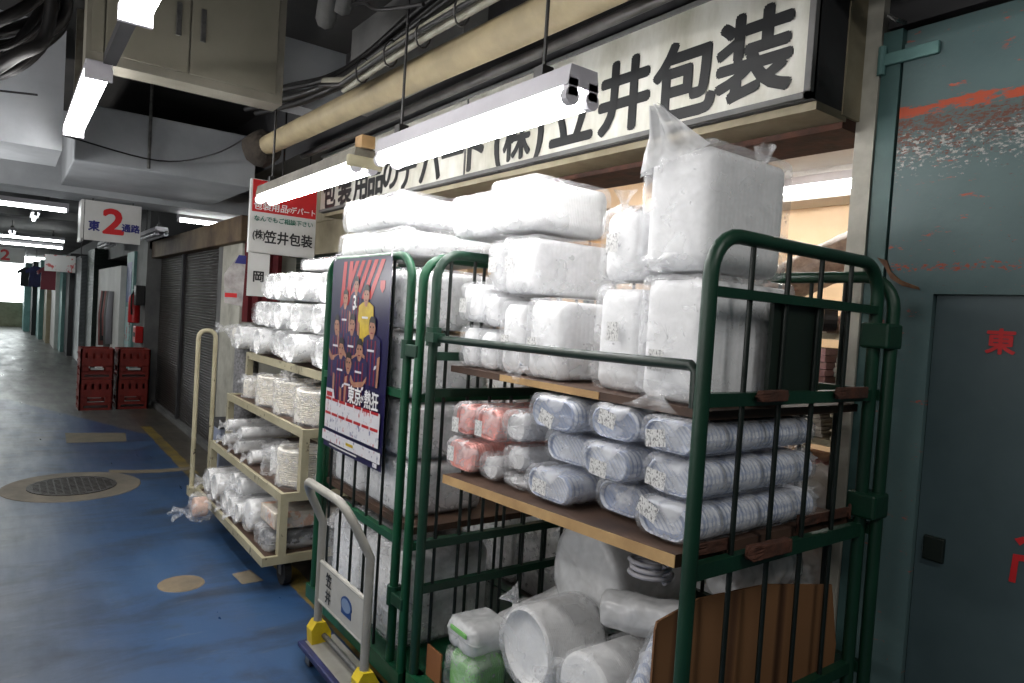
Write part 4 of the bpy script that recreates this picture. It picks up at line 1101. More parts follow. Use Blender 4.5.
blob('bagged_roll', 'crumpled clear bag at the bottom edge of the picture before the white rolls', 'bag of trays', None, place((-1.38, 1.193, 0.44), -1.57, 0.0), 0.16, 0.05, FOAM, FILM_CLEAR, 'tray_roll', 15, famp=0.03, tail=[((0, 0.06, 0.03), (0, 0.1, 1), 0.09, 0.05, 0.06)])
blob('bagged_roll', 'white plastic bag seen through the end bars above the cardboard sheet', 'bag of trays', None, place((-1.10, 1.56, 0.815), -0.03, 0.04), 0.33, 0.075, FOAM, FILM_MILKY, 'tray_roll', 16, famp=0.03)
blob('blue_lattice_stack', 'stack of fine blue checked trays leaning in clear film beside the cardboard sheet', 'plastic trays', None, place((-1.14, 1.265, 0.44), -0.3, 1.18), 0.30, 0.05, CHECK_FINE, FILM_CLEAR, 'tray_stack', 17, famp=0.012)
tg = stack('green_tray_stack', 'stack of green trays in a clear bag at the lower left of the cage', 'plastic trays', -1.95, -1.755, 1.225, 1.40, 0.199, 0.365, None, GREEN_TRAY, 0.03, FILM_CLEAR, 0.012)
mb = MB(); loaf(mb, (-1.945, 1.228, 0.366), (-1.76, 1.395, 0.47), 0.045, 0.02, 12, 44, 14, 5, 6); mb.build('bag_top', FILM_MILKY, tg, True)
mb = MB(); loaf(mb, (-1.90, 1.224, 0.43), (-1.80, 1.23, 0.446), 0.004, 0.0, 20, 9, 6); mb.build('loose_tray_edge', GREEN_TRAY, tg, True, 50)
for lab_, x0, x1, z1 in [('tall white foam block on the shop floor behind the poster cage', -3.5, -2.95, 1.15), ('white foam block on the shop floor, right of the tall one behind the cages', -2.93, -2.3, 0.95), ('broad white foam block on the shop floor straight behind the right cage', -2.28, -1.64, 0.80)]:
    stack('foam_block', lab_, 'foam trays', x0, x1, 2.27, 2.56, 0.002, z1, r=0.03)
# big cardboard sheet behind the right end bars
cs = MB()
cs.poly([(1.225, 0.205), (1.90, 0.205), (1.915, 0.62), (1.875, 0.795), (1.60, 0.835), (1.36, 0.835), (1.23, 0.80), (1.225, 0.78)], 0.006, 0, Matrix.Translation((-1.035, 1.2, 0)) @ Matrix.Rotation(math.radians(-6.2), 4, 'Z') @ Matrix.Translation((0, -1.2, 0)))
t = NT('folded_cardboard'); co = t.coord(); w = t.n('ShaderNodeTexWave', wave_type='BANDS', bands_direction='Y'); w.inputs['Scale'].default_value = 1.7; w.inputs['Distortion'].default_value = 1.5; w.inputs['Detail'].default_value = 1; w.inputs['Detail Scale'].default_value = 0.4; t.l(co, w.inputs['Vector'])
CARDF = t.done(t.bsdf(t.mix(t.ramp(w.outputs['Fac'], [(0.0, 1.0), (0.12, 0.0)]), t.mix(t.noise(co, 3, 4), rgb(132, 94, 60), rgb(116, 80, 50)), rgb(88, 58, 36)), 0.75))
tag(cs.build('cardboard_sheet', CARDF), 'big brown cardboard sheet standing inside the right end bars of the cage', 'cardboard')
mb = MB(); mb.box((-2.05, 1.232, 0.2), (-1.955, 1.238, 0.31)); tag(mb.build('cardboard_scrap', CARD), 'small brown cardboard scrap at the lower left foot of the right cage', 'cardboard')
ca = thing('hanging_cord_coil', 'coil of white cord hanging under the shelf near the cage end', 'cord', (-1.08, 1.45, 0.875))
mb = MB(); mb.tube([(-1.12 + (0.045 + 0.004 * (j % 5)) * math.cos(j * 0.5), 1.30 + (0.045) * math.sin(j * 0.5), 0.86 + 0.0012 * j) for j in range(38)], 0.006, 8); mb.build('cord_loop', FIXWHITE, ca, True)

# ------------------------------------------------------------------ sports poster on the poster cage
PW, PH = 0.595, 0.835
px0, pz0 = -2.97, 0.855
po = thing('team_poster', 'dark blue team poster with players tied to the green cage bars', 'poster', (px0 + PW / 2, 1.172, pz0))
mb = MB()
nx, ny_ = 14, 20
def pdisp(u, v): return 1.174 - 0.006 * math.sin(u * PI * 1.0) * 0.6 - 0.004 * nz((u * 2, v * 2, 0), 1.0, 3)
for j in range(ny_ + 1):
    for i in range(nx + 1):
        u, v = i / nx, j / ny_
        mb.v.append((px0 + PW * u, pdisp(u, v), pz0 + PH * v))
for j in range(ny_):
    for i in range(nx):
        a = j * (nx + 1) + i
        mb.f.append((a, a + 1, a + nx + 2, a + nx + 1))
mb.build('poster_sheet', NAVY, po, True)
class PF:
    """flat printed shapes laid on the sheet; u in 0..1, v in 0..1 (bottom to top)"""
    def __init__(self, d): self.mb = MB(); self.d = d
    def poly(self, pts):
        # fan out into small convex pieces is not needed for near flat paper
        vs = [(px0 + PW * u, pdisp(u, v) - self.d, pz0 + PH * v) for u, v in pts]
        self.mb.add(vs, [tuple(range(len(vs)))])
    def rect(self, u0, v0, u1, v1):
        n = 6
        for i in range(n):
            a = u0 + (u1 - u0) * i / n; b = u0 + (u1 - u0) * (i + 1) / n
            self.poly([(a, v0), (b, v0), (b, v1), (a, v1)])
    def ell(self, u, v, ru, rv, n=14):
        self.poly([(u + ru * math.cos(2 * PI * k / n), v + rv * math.sin(2 * PI * k / n)) for k in range(n)])
    def done(self, name, m): return self.mb.build(name, m, po)
p = PF(0.0012)
for k in range(7):
    u = 0.22 + k * 0.105
    top = min(0.985, 0.985)
    p.poly([(u, 0.985), (u + 0.06, 0.985), (u + 0.06 - 0.19, 0.985 - 0.19), (u - 0.19 + 0.0, 0.985 - 0.19)] if k > 1 else [(u, 0.985), (u + 0.06, 0.985), (u + 0.03, 0.78), (u - 0.04, 0.73)])
p.done('red_stripes', POSTRED)
p = PF(0.0012); p.poly([(0.85, 0.885), (0.92, 0.885), (0.92, 0.85), (0.885, 0.825), (0.85, 0.85)]); p.done('red_crest', POSTRED)
players = [(0.47, 0.865, 0, 0.8), (0.29, 0.795, 0, 0.9), (0.655, 0.815, 1, 0.95), (0.155, 0.655, 0, 1.0), (0.445, 0.665, 0, 1.0), (0.775, 0.66, 0, 1.0), (0.275, 0.535, 0, 1.05), (0.425, 0.47, 0, 1.05), (0.60, 0.545, 0, 1.05)]
for i, (u, v, kp, s) in enumerate(players):
    sk, hr, kt, kr, wh = [PF(d + 0.0004 * (8 - i if False else i)) for d in (0.0030, 0.0036, 0.0024, 0.0028, 0.0032)]
    K_ = kt
    s *= 1.25
    w_, h_ = 0.10 * s, 0.18 * s
    for dz_, q in ((0, K_),):
        q.poly([(u - w_, v - 0.055), (u - w_ * 0.45, v - 0.035), (u + w_ * 0.45, v - 0.035), (u + w_, v - 0.055), (u + w_ * 1.05, v - 0.13), (u + w_ * 0.72, v - 0.14), (u + w_ * 0.66, v - 0.055 - h_), (u - w_ * 0.66, v - 0.055 - h_), (u - w_ * 0.72, v - 0.14), (u - w_ * 1.05, v - 0.13)])
    if not kp:
        for du in (-0.045, 0.0, 0.045): kr.rect(u + du * s - 0.008, v - 0.05 - h_, u + du * s + 0.008, v - 0.06)
    sk.poly([(u + 0.040 * s * math.cos(2 * PI * k / 16 - PI / 2 + 0.4) if 0 < k < 14 else u + (0.016 if k == 0 else -0.016), (v + 0.036 * s * math.sin(2 * PI * k / 16 - PI / 2 + 0.4)) if 0 < k < 14 else v - 0.056) for k in range(15)])
    hr.poly([(u - 0.038 * s, v + 0.002), (u - 0.036 * s, v + 0.03 * s), (u - 0.015 * s, v + 0.043 * s), (u + 0.018 * s, v + 0.043 * s), (u + 0.037 * s, v + 0.028 * s), (u + 0.038 * s, v + 0.002), (u + 0.024 * s, v + 0.018 * s), (u - 0.022 * s, v + 0.02 * s)])
    arms = []
    if i in (3, 8, 4):
        q_ = PF(0.0031 + 0.0004 * i); arms.append(q_)
        q_.poly([(u - w_ * 1.0, v - 0.13), (u - w_ * 0.5, v - 0.165), (u + w_ * 0.6, v - 0.15), (u + w_ * 1.0, v - 0.12), (u + w_ * 0.95, v - 0.145), (u + w_ * 0.5, v - 0.18), (u - w_ * 0.6, v - 0.19), (u - w_ * 1.05, v - 0.16)])
    else:
        for sg_ in (-1, 1):
            q_ = PF(0.0031 + 0.0004 * i); arms.append(q_)
            q_.poly([(u + sg_ * w_ * 1.05, v - 0.13), (u + sg_ * w_ * 0.75, v - 0.14), (u + sg_ * w_ * 0.72, v - 0.055 - h_), (u + sg_ * w_ * 0.95, v - 0.055 - h_)])
    wh.rect(u - 0.045 * s, v - 0.115, u + 0.035 * s, v - 0.105)
    if v < 0.7: wh.poly([(u + 0.05, v - 0.2), (u + 0.085, v - 0.19), (u + 0.09, v - 0.175), (u + 0.06, v - 0.18)])
    kp_ = kt.done('printed_player', KEEPER if kp else KIT)
    for q_ in arms: q_.mb.build('player_arm', SKIN, kp_)
    for sg_ in (-1, 1):
        ey = PF(0.0042 + 0.0004 * i); ey.rect(u + sg_ * 0.017 * s - 0.007 * s, v - 0.001, u + sg_ * 0.017 * s + 0.007 * s, v + 0.0055 * s); ey.mb.build('player_eye', HAIR, kp_)
    mo = PF(0.0042 + 0.0004 * i); mo.rect(u - 0.013 * s, v - 0.023 * s, u + 0.013 * s, v - 0.019 * s); mo.mb.build('player_mouth', KITRED, kp_)
    for q_, n_, m_ in ((kr, 'kit_stripe', KITRED), (sk, 'player_face', SKIN), (hr, 'player_hair', HAIR), (wh, 'kit_print', POSTWHITE)):
        if q_.mb.v: q_.mb.build(n_, m_, kp_)
kt = PF(0.0018)
for k in range(5): kt.rect(0.10 + 0.14 * k, 0.27, 0.21 + 0.14 * k, 0.42)
kt.done('printed_shorts', KIT)
p = PF(0.0078)
p.rect(0.035, 0.105, 0.965, 0.268); p.poly([(0.035, 0.262), (0.22, 0.262), (0.185, 0.315), (0.035, 0.315)]); p.rect(0.0, 0.035, 1.0, 0.088)
p.rect(0.9, 0.012, 0.96, 0.032)
t = NT('fixture_table_print'); co = t.coord()
n1 = t.noise(t.mapping(co, (60, 1, 26)), 1.0, 2, 0.6); n2 = t.noise(t.mapping(co, (14, 1, 30)), 1.0, 1, 0.5); n3 = t.noise(t.mapping(co, (20, 1, 14)), 1.0, 0, 0.5)
f_ = t.math('MULTIPLY', t.ramp(n1, [(0.56, 0.0), (0.60, 0.8)]), t.ramp(n2, [(0.46, 0.0), (0.54, 1.0)]))
TABLEM = t.done(t.bsdf(t.mix(f_, (0.66, 0.66, 0.69, 1), t.mix(t.ramp(n3, [(0.5, 0.0), (0.55, 1.0)]), rgb(60, 66, 130), rgb(190, 60, 60))), 0.3))
p.done('fixture_tables', TABLEM)
p = PF(0.0088)
for k in range(7): p.rect(0.045 + k * 0.132, 0.255, 0.155 + k * 0.132, 0.269)
p.done('table_red_bar', POSTRED)
p = PF(0.0088)
for k in range(7): p.rect(0.045 + k * 0.132, 0.178, 0.155 + k * 0.132, 0.192)
p.done('table_red_bar', POSTRED)
p = PF(0.0088); p.rect(0.055, 0.275, 0.165, 0.298); p.done('table_red_tab', POSTRED)
p = PF(0.0088); p.rect(0.46, 0.055, 0.58, 0.069); p.done('sponsor_mark', KEEPER)
p = PF(0.0014); p.rect(0.12, 0.014, 0.62, 0.022); p.done('footer_line', SIGNWHITE)
MP = Matrix.Translation((px0, 1.1600, pz0))
text_mesh([('3', PW * 0.49, PH * 0.775, 0.085, 0.8)], 'shirt_number', WHITEINK, po, 0.02, MP)
text_mesh([('東京', PW * 0.57, PH * 0.318, 0.078, 0.85), ('が', PW * 0.70, PH * 0.312, 0.035), ('熱狂', PW * 0.845, PH * 0.318, 0.078, 0.85)], 'lettering', WHITEINK, po, 0.02, MP)
for u in (0.03, 0.97):
    mb = MB(); mb.tube([(px0 + PW * u + 0.01, 1.172, 1.685), (px0 + PW * u, 1.178, 1.712), (px0 + PW * u - 0.008, 1.2, 1.718)], 0.003, 6); mb.build('tie', FIXWHITE, po)

# ------------------------------------------------------------------ platform hand trolley
ht = thing('hand_trolley', 'grey folding hand trolley with yellow hinges standing against the poster cage', 'hand trolley', (-2.5, 1.1, 0))
hx0, hx1 = -2.68, -2.22
def fold(x, z):
    # upper part of the handle kinks toward the aisle
    y = 1.075
    if z > 0.59: y -= (z - 0.59) * 0.5
    return (x, y, z)
U = [(hx0, 0.11), (hx0, 0.35), (hx0, 0.59), (hx0 + 0.005, 0.63)]
top = 0.785; r = 0.085
U.append((hx0 + 0.012, top - r))
for i in range(1, 7):
    a = PI / 2 * i / 6; U.append((hx0 + 0.012 + r - r * math.cos(a), top - r + r * math.sin(a)))
for i in range(0, 7):
    a = PI / 2 * i / 6; U.append((hx1 - 0.012 - r + r * math.sin(a), top - r + r * math.cos(a)))
U += [(hx1 - 0.005, 0.63), (hx1, 0.59), (hx1, 0.35), (hx1, 0.11)]
mb = MB(); mb.tube([fold(x, z) for x, z in U], 0.0165, 14); mb.build('handle_tube', GREYTUBE, ht, True, 60)
mb = MB(); mb.box((hx0 + 0.012, 1.068, 0.27), (hx1 - 0.012, 1.080, 0.43)); mb.tube([(hx0, 1.074, 0.43), (hx1, 1.074, 0.43)], 0.009, 8); mb.tube([(hx0, 1.074, 0.27), (hx1, 1.074, 0.27)], 0.009, 8)
pl = mb.build('handle_plate', pm('pale_grey_plate', rgb(186, 184, 176), rgb(170, 168, 160), 8, 0.45), ht)
mb = MB(); mb.poly([(-2.385 + 0.05 * math.cos(2 * PI * k / 24), 0.352 + 0.033 * math.sin(2 * PI * k / 24)) for k in range(24)], 0.003, 1, Matrix.Translation((0, 1.068, 0))); mb.box((-2.43, 1.0655, 0.312), (-2.34, 1.068, 0.335)); bd = mb.build('badge', BLUEBADGE, pl)
mb = MB(); mb.poly([(-2.385 + 0.042 * math.cos(2 * PI * k / 24), 0.352 + 0.025 * math.sin(2 * PI * k / 24)) for k in range(24)], 0.0006, 1, Matrix.Translation((0, 1.0648, 0))); r_ = mb.build('badge_oval', pm('badge_pale', rgb(120, 140, 170), None, 5, 0.4), bd)
for s_, z_ in (('笠', 0.385), ('井', 0.318)): text_mesh([(s_, -2.565, z_, 0.06)], 'lettering', BLACKINK, pl, 0.01, Matrix.Translation((0, 1.0665, 0)))
for x in (hx0, hx1):
    mb = MB(); mb.poly([(1.045, 0.09), (1.125, 0.09), (1.125, 0.13), (1.10, 0.175), (1.06, 0.18), (1.04, 0.15)], 0.056, 0, Matrix.Translation((x - 0.028, 0, 0))); mb.build('hinge_block', YELLOWPL, ht)
mb = MB(); mb.tube([(hx0, 1.095, 0.12), (hx1, 1.095, 0.12)], 0.011, 10); mb.build('axle_rod', STEEL, ht)
mb = MB(); mb.box((hx0 - 0.045, 1.01, 0.065), (hx1 + 0.045, 1.165, 0.088), None, 0.006); mb.build('platform', NAVYPL, ht)
mb = MB(); mb.box((hx0 - 0.02, 1.035, 0.088), (hx1 + 0.02, 1.16, 0.0905)); mb.build('platform_mat', GREYTUBE, ht)
for x in (hx0 + 0.02, hx1 - 0.02):
    for y in (1.055, 1.12): caster(ht, x, y, 0.026, 0.066)

# ------------------------------------------------------------------ stepped cream display trolley
LT = thing('display_trolley', 'chipped cream steel display trolley with stepped shelves, left of the poster cage', 'trolley', (-4.2, 1.4, 0))
tx0, tx1 = -4.96, -3.44
levels = [(0.165, 1.07), (0.485, 1.15), (0.81, 1.245), (1.10, 1.36)]
for z, y in levels:
    mb = MB(); mb.box((tx0, y, z - 0.02), (tx1, y + 0.02, z + 0.025)); mb.box((tx1 - 0.02, y + 0.02, z - 0.02), (tx1, 1.84, z + 0.025)); mb.box((tx0, y + 0.02, z - 0.02), (tx0 + 0.02, 1.84, z + 0.025)); mb.box((tx0 + 0.02, 1.82, z - 0.02), (tx1 - 0.02, 1.84, z + 0.025))
    mb.build('shelf_edge', CREAMPAINT, LT)
    mb = MB(); mb.box((tx0 + 0.02, y + 0.02, z), (tx1 - 0.02, 1.82, z + 0.015)); mb.build('shelf_board', PLYDARK, LT)
for (z, y), (z2, y2) in zip(levels[:-1], levels[1:]):
    for x in (tx1 - 0.022, tx0 + 0.022):
        yy = y2 + 0.02
        mb = MB(); mb.box((x - 0.022, yy - 0.02, z + 0.025), (x + 0.022, yy + 0.02, z2 - 0.02)); mb.build('post', CREAMPAINT, LT)
for x in (tx0, tx1):
    mb = MB(); mb.box((x - 0.02 if x == tx0 else x - 0.02, 1.84, 0.145), (x + 0.02, 1.87, 1.32)); mb.build('post', CREAMPAINT, LT)
mb = MB()
for k in range(22): mb.box((tx0 + 0.03 + k * 0.07, 1.845, 0.22), (tx0 + 0.09 + k * 0.07, 1.852, 1.30))
mb.build('slat_back', CREAMPAINT, LT)
# arched handle frame at the left end
mb = MB(); mb.tube([(tx0 - 0.05, a, z) for a, z in bend_U(1.055, 1.165, 0.19, 1.262, 0.05)], 0.0155, 12); mb.build('arch_handle', CREAMPAINT, LT, True, 60)
mb = MB(); mb.box((tx0 - 0.075, 1.03, 0.13), (tx0, 1.85, 0.19)); mb.build('end_beam', CREAMPAINT, LT)
for x in (tx0 + 0.12, tx1 - 0.1):
    for y in (1.22, 1.72): caster(LT, x, y, 0.07, 0.145)

# rolls on the top shelf
def roll_proto(seed, L=0.34, R=0.083, m=FOAM_FINE):
    t = thing('cup_sleeve', 'x', 'foam cups', (0, 0, 0))
    mb = MB()
    seg = 24
    prof = [(R * 0.80, 0.03), (R * 0.86, 0.004), (R * 0.97, 0.0), (R, 0.008), (R, L * 0.5), (R * 0.93, L)]
    vs, fs = [], []
    for q, y in [(0.01, 0.035)] + prof + [(0.01, L)]:
        for k in range(seg):
            a = 2 * PI * k / seg; vs.append((q * math.cos(a), y, q * math.sin(a)))
    n = len(prof) + 2
    for i in range(n - 1):
        for k in range(seg): fs.append((i * seg + k, i * seg + (k + 1) % seg, (i + 1) * seg + (k + 1) % seg, (i + 1) * seg + k))
    mb.add(vs, fs); mb.build('cup_stack', m, t, True, 50)
    mb = MB(); vs, fs = [], []
    N = 14; seg = 28
    for i in range(N + 1):
        y = -0.035 + (L + 0.05) * i / N
        for k in range(seg):
            a = 2 * PI * k / seg
            q = R * 1.015 * (1 if i > 1 else (0.72 + 0.16 * i)) * (1 - 0.25 * max(0, i - N + 2))
            pv = Vector((math.cos(a), y * 3, math.sin(a)))
            q *= 1 + 0.06 * abs(nz(pv, 2.6, seed)) + (0.14 * math.sin(7 * a + seed) if i < 2 else 0)
            vs.append((q * math.cos(a), y, q * math.sin(a)))
    for i in range(N):
        for k in range(seg): fs.append((i * seg + k, i * seg + (k + 1) % seg, (i + 1) * seg + (k + 1) % seg, (i + 1) * seg + k))
    mb.add(vs, fs); mb.build('film_wrap', FILM_CLEAR, t, True)
    return t
protos = [roll_proto(s) for s in (1, 2, 3)]
used = [False] * 3
def put_roll(x, y, z, yaw, pitch, label, group, i):
    t = protos[i % 3]
    if used[i % 3]: t = dup(t)
    used[i % 3] = True
    t.location = (x, y, z); t.rotation_euler = (pitch, 0, yaw)
    t['label'] = label; t['group'] = group
    s_ = 0.95 + 0.07 * ((i * 7) % 5) / 4; t.scale = (s_, 1, s_)
rng = random.Random(4)
nr = 0
GL = 'white foam cup sleeve in the heap on top of the cream trolley'
for row, (z, xa, xb, cnt, y) in enumerate([(1.218, -5.0, -3.53, 9, 1.385), (1.40, -4.93, -3.60, 8, 1.40), (1.582, -4.66, -3.64, 6, 1.42)]):
    for k in range(cnt):
        x = xa + (xb - xa) * k / (cnt - 1)
        put_roll(x + rng.uniform(-0.008, 0.008), y + rng.uniform(-0.09, 0.05), z + rng.uniform(0, 0.008), rng.uniform(-0.04, 0.05), rng.uniform(0.0, 0.02), GL, 'cup sleeves heaped on the cream trolley', nr); nr += 1
stack('foam_block', 'bright white foam block lying on top of the heap of cup sleeves', 'foam trays', -4.25, -3.52, 1.44, 1.8, 1.69, 1.765, r=0.03)
blob('bag_bundle', 'small gathered clear bag of paper goods on the trolley top at the arched handle', 'bag', None, place((-5.14, 1.30, 1.24), 0.3, 0.1), 0.2, 0.075, CREAM, FILM_CLEAR, 'paper_pack', 31, famp=0.03, tail=[((-0.02, 0.0, 0.03), (-0.4, -1, 0.2), 0.1, 0.06, 0.06)])

# second shelf: cream bowls
def bowls(label, x0, x1, y0, y1, z0, z1, m, group=None, famp=0.014, nrd=16, film=FILM_CLEAR, tail=None):
    """vertical stacks: nested rims show as horizontal ridges"""
    SEED[0] += 1; sd = SEED[0]
    t = thing('bowl_stack_bag', label, 'foam bowls', ((x0 + x1) / 2, (y0 + y1) / 2, z0), group)
    w, d, h = x1 - x0, y1 - y0, z1 - z0
    R = min(w, d) / 2 - 0.016
    cx, cy = (x0 + x1) / 2, (y0 + y1) / 2
    mb = MB(); prof = [(R * 0.8, z0 + 0.003)]
    for i in range(nrd):
        zz = z0 + 0.01 + (h - 0.02) * i / nrd
        prof += [(R * 0.95, zz), (R, zz + (h - 0.02) / nrd * 0.6)]
    prof += [(R * 0.97, z1 - 0.008), (R * 0.85, z1 - 0.006), (R * 0.75, z1 - 0.03), (0.01, z1 - 0.03)]
    mb.lathe(prof, 30, Matrix.Translation((cx, cy, 0)) @ Matrix.Scale((w / 2 - 0.016) / R, 4, (1, 0, 0)))
    mb.build('bowl_stack', m, t, True, 50)
    mb = MB(); vs, fs = [], []; N = 14; seg = 34
    for i in range(N + 1):
        u = i / N
        zz = z0 + 0.001 + (h + 0.0) * min(1, u * 1.12)
        q = 1.0 if u < 0.9 else (0.92 if i < N else 0.25)
        for k in range(seg):
            a = 2 * PI * k / seg
            qq = q * (1 - famp / R * min(1, abs(nz((math.cos(a) * 2, math.sin(a) * 2, zz * 14), 1.2, sd))))
            vs.append((cx + (w / 2 - 0.003) * qq * math.cos(a), cy + (d / 2 - 0.003) * qq * math.sin(a), zz + (0.02 * nz((a, u, 0), 2, sd) if i >= N - 1 else 0)))
    for i in range(N):
        for k in range(seg): fs.append((i * seg + k, i * seg + (k + 1) % seg, (i + 1) * seg + (k + 1) % seg, (i + 1) * seg + k))
    mb.add(vs, fs)
    if tail:
        for (b, dd, ln, r0, r1) in tail: tuft(mb, b, dd, ln, r0, r1, sd, 24, 0.4, 0.6)
    mb.build('film_wrap', film, t, True)
    return t
zb = 0.826
bowls('stack of cream bowls in clear film at the left of the third trolley level', -4.56, -4.24, 1.27, 1.55, zb, 1.02, CREAM, tail=[((-4.53, 1.33, 0.95), (-1, -0.3, 0.1), 0.12, 0.07, 0.07)])
bowls('wide film wrapped stack of cream bowls in the middle of the third trolley level', -4.21, -3.87, 1.272, 1.58, zb, 1.03, CREAM, tail=[((-4.1, 1.38, 1.02), (0, -0.2, 1), 0.05, 0.1, 0.07)])
bowls('wide film wrapped stack of cream bowls at the right of the third trolley level', -3.855, -3.495, 1.272, 1.58, zb, 1.02, CREAM)
bowls('small bowl stack in film at the left end of the third trolley level', -4.90, -4.70, 1.29, 1.5, zb, 0.96, CREAM)
zc = 0.501
for k, (x0, x1, z0, z1) in enumerate([(-4.9, -4.62, zc, zc + 0.1), (-4.6, -4.33, zc, zc + 0.1), (-4.85, -4.58, zc + 0.105, zc + 0.2), (-4.55, -4.25, zc + 0.105, zc + 0.2), (-4.3, -4.02, zc, zc + 0.1)]):
    blob('wrapped_cup_roll', ['lower left', 'lower middle', 'upper left', 'upper right', 'lower right'][k] + ' wrapped white cup roll on the second trolley level', 'foam cups', None, place(((x0 + x1) / 2, 1.18, (z0 + z1) / 2), 0.0), 0.34, (z1 - z0) / 2 * 0.98, FOAM_FINE, FILM, 'cup_stack', 40 + k, famp=0.008, tail=[((0.0, 0.012, 0.0), (-0.25, -1, 0.1), 0.05, 0.045, 0.04)], dish=0.02, seg=28, n=12, group='wrapped cup rolls on the second trolley level')
bowls('film wrapped bowl stack at the right end of the second trolley level', -3.81, -3.495, 1.18, 1.48, zc, 0.705, CREAM)
bowls('film wrapped stack of white bowls left of the right end one, second trolley level', -4.01, -3.83, 1.18, 1.45, zc, 0.66, FOAM_FINE)
zd = 0.181
for k, (x, z, r, y) in enumerate([(-4.78, zd + 0.095, 0.09, 1.085), (-4.58, zd + 0.10, 0.095, 1.08), (-4.36, zd + 0.07, 0.066, 1.09), (-4.21, zd + 0.07, 0.066, 1.085), (-4.06, zd + 0.07, 0.066, 1.085), (-4.3, zd + 0.2, 0.062, 1.12), (-4.15, zd + 0.2, 0.062, 1.12)]):
    blob('wrapped_cup_roll', ['leftmost big', 'second big', 'third', 'fourth', 'fifth', 'upper left', 'upper right'][k] + ' wrapped white roll on the trolley deck', 'foam cups', None, place((x, y, z), 0.0), 0.36, r, FOAM_FINE, FILM, 'cup_stack', 60 + k, famp=0.010, tail=[((0.01 * (k % 3 - 1), 0.012, 0.0), (-0.25, -1, 0.1 * (k % 2)), 0.07, r * 0.9, r * 0.7)] if k not in (1, 2) else None, dish=0.025, seg=28, n=12, group='wrapped rolls on the trolley deck')
blob('wrapped_cup_roll', 'white wrapped pack near the right end of the trolley deck', 'foam cups', None, place((-3.88, 1.10, zd + 0.108), 0.0), 0.36, 0.1, FOAM_FINE, FILM, 'cup_stack', 71, famp=0.012)
blob('peach_bag', 'crumpled peach tinted clear bag spilling over the left front of the trolley deck', 'bag', None, place((-4.43, 0.922, 0.205), 0.0, 0.0), 0.13, 0.095, pm('peach_cups', rgb(214, 180, 162), rgb(196, 160, 140), 12, 0.5), FILM_CLEAR, 'paper_cups', 72, famp=0.03, tail=[((-0.02, 0.02, -0.02), (-0.7, -0.6, -0.3), 0.12, 0.07, 0.05)])
stack('printed_box', 'long pale carton with orange print at the right end of the trolley deck', 'carton', -3.75, -3.49, 1.13, 1.5, 0.305, 0.40, None, pm('pale_carton', rgb(206, 196, 180), rgb(200, 150, 120), 14, 0.6, lo=0.55, hi=0.6), 0.006, FILM, 0.002, part='carton_body', endr=0.004)
stack('dark_bag', 'dark grey plastic bag under the pale carton on the trolley deck', 'bag', -3.76, -3.49, 1.10, 1.5, 0.181, 0.30, None, pm('dark_grey_plastic', rgb(58, 60, 66), rgb(34, 36, 42), 14, 0.3, bump=0.8, bscale=20), 0.04, FILM_CLEAR, 0.02, part='bag_body')
# things behind the arched handle
lr = thing('wire_roll', 'roll of pale lattice sheet standing behind the arched trolley handle', 'roll', (-5.2, 1.35, 0))
mb = MB(); mb.lathe([(0.085, 0.6), (0.085, 1.15), (0.07, 1.15), (0.07, 0.62)], 24, Matrix.Translation((-5.16, 1.42, 0))); mb.build('sheet_roll', pm('lattice_white', rgb(150, 150, 152), rgb(90, 90, 94), 60, 0.4), lr, True, 50)
cr = thing('plastic_crate', 'tall grey blue plastic crate standing behind the arched trolley handle', 'crate', (-5.2, 1.45, 0))
mb = MB(); mb.box((-5.40, 1.24, 0), (-5.10, 1.66, 0.56), None, 0.012); mb.build('crate_body', pm('grey_blue_plastic', rgb(150, 158, 178), rgb(126, 134, 156), 5, 0.4), cr)
mb = MB()
for z in (0.14, 0.28, 0.42): mb.box((-5.096, 1.25, z), (-5.088, 1.65, z + 0.01)); mb.box((-5.39, 1.228, z), (-5.11, 1.236, z + 0.01))
for y in (1.35, 1.5): mb.box((-5.096, y, 0.02), (-5.088, y + 0.01, 0.55))
mb.build('crate_ribs', CABLE, cr)
mb = MB(); mb.box((-5.41, 1.23, 0.56), (-5.09, 1.67, 0.598), None, 0.006); mb.build('crate_lid', GREYDK, cr)

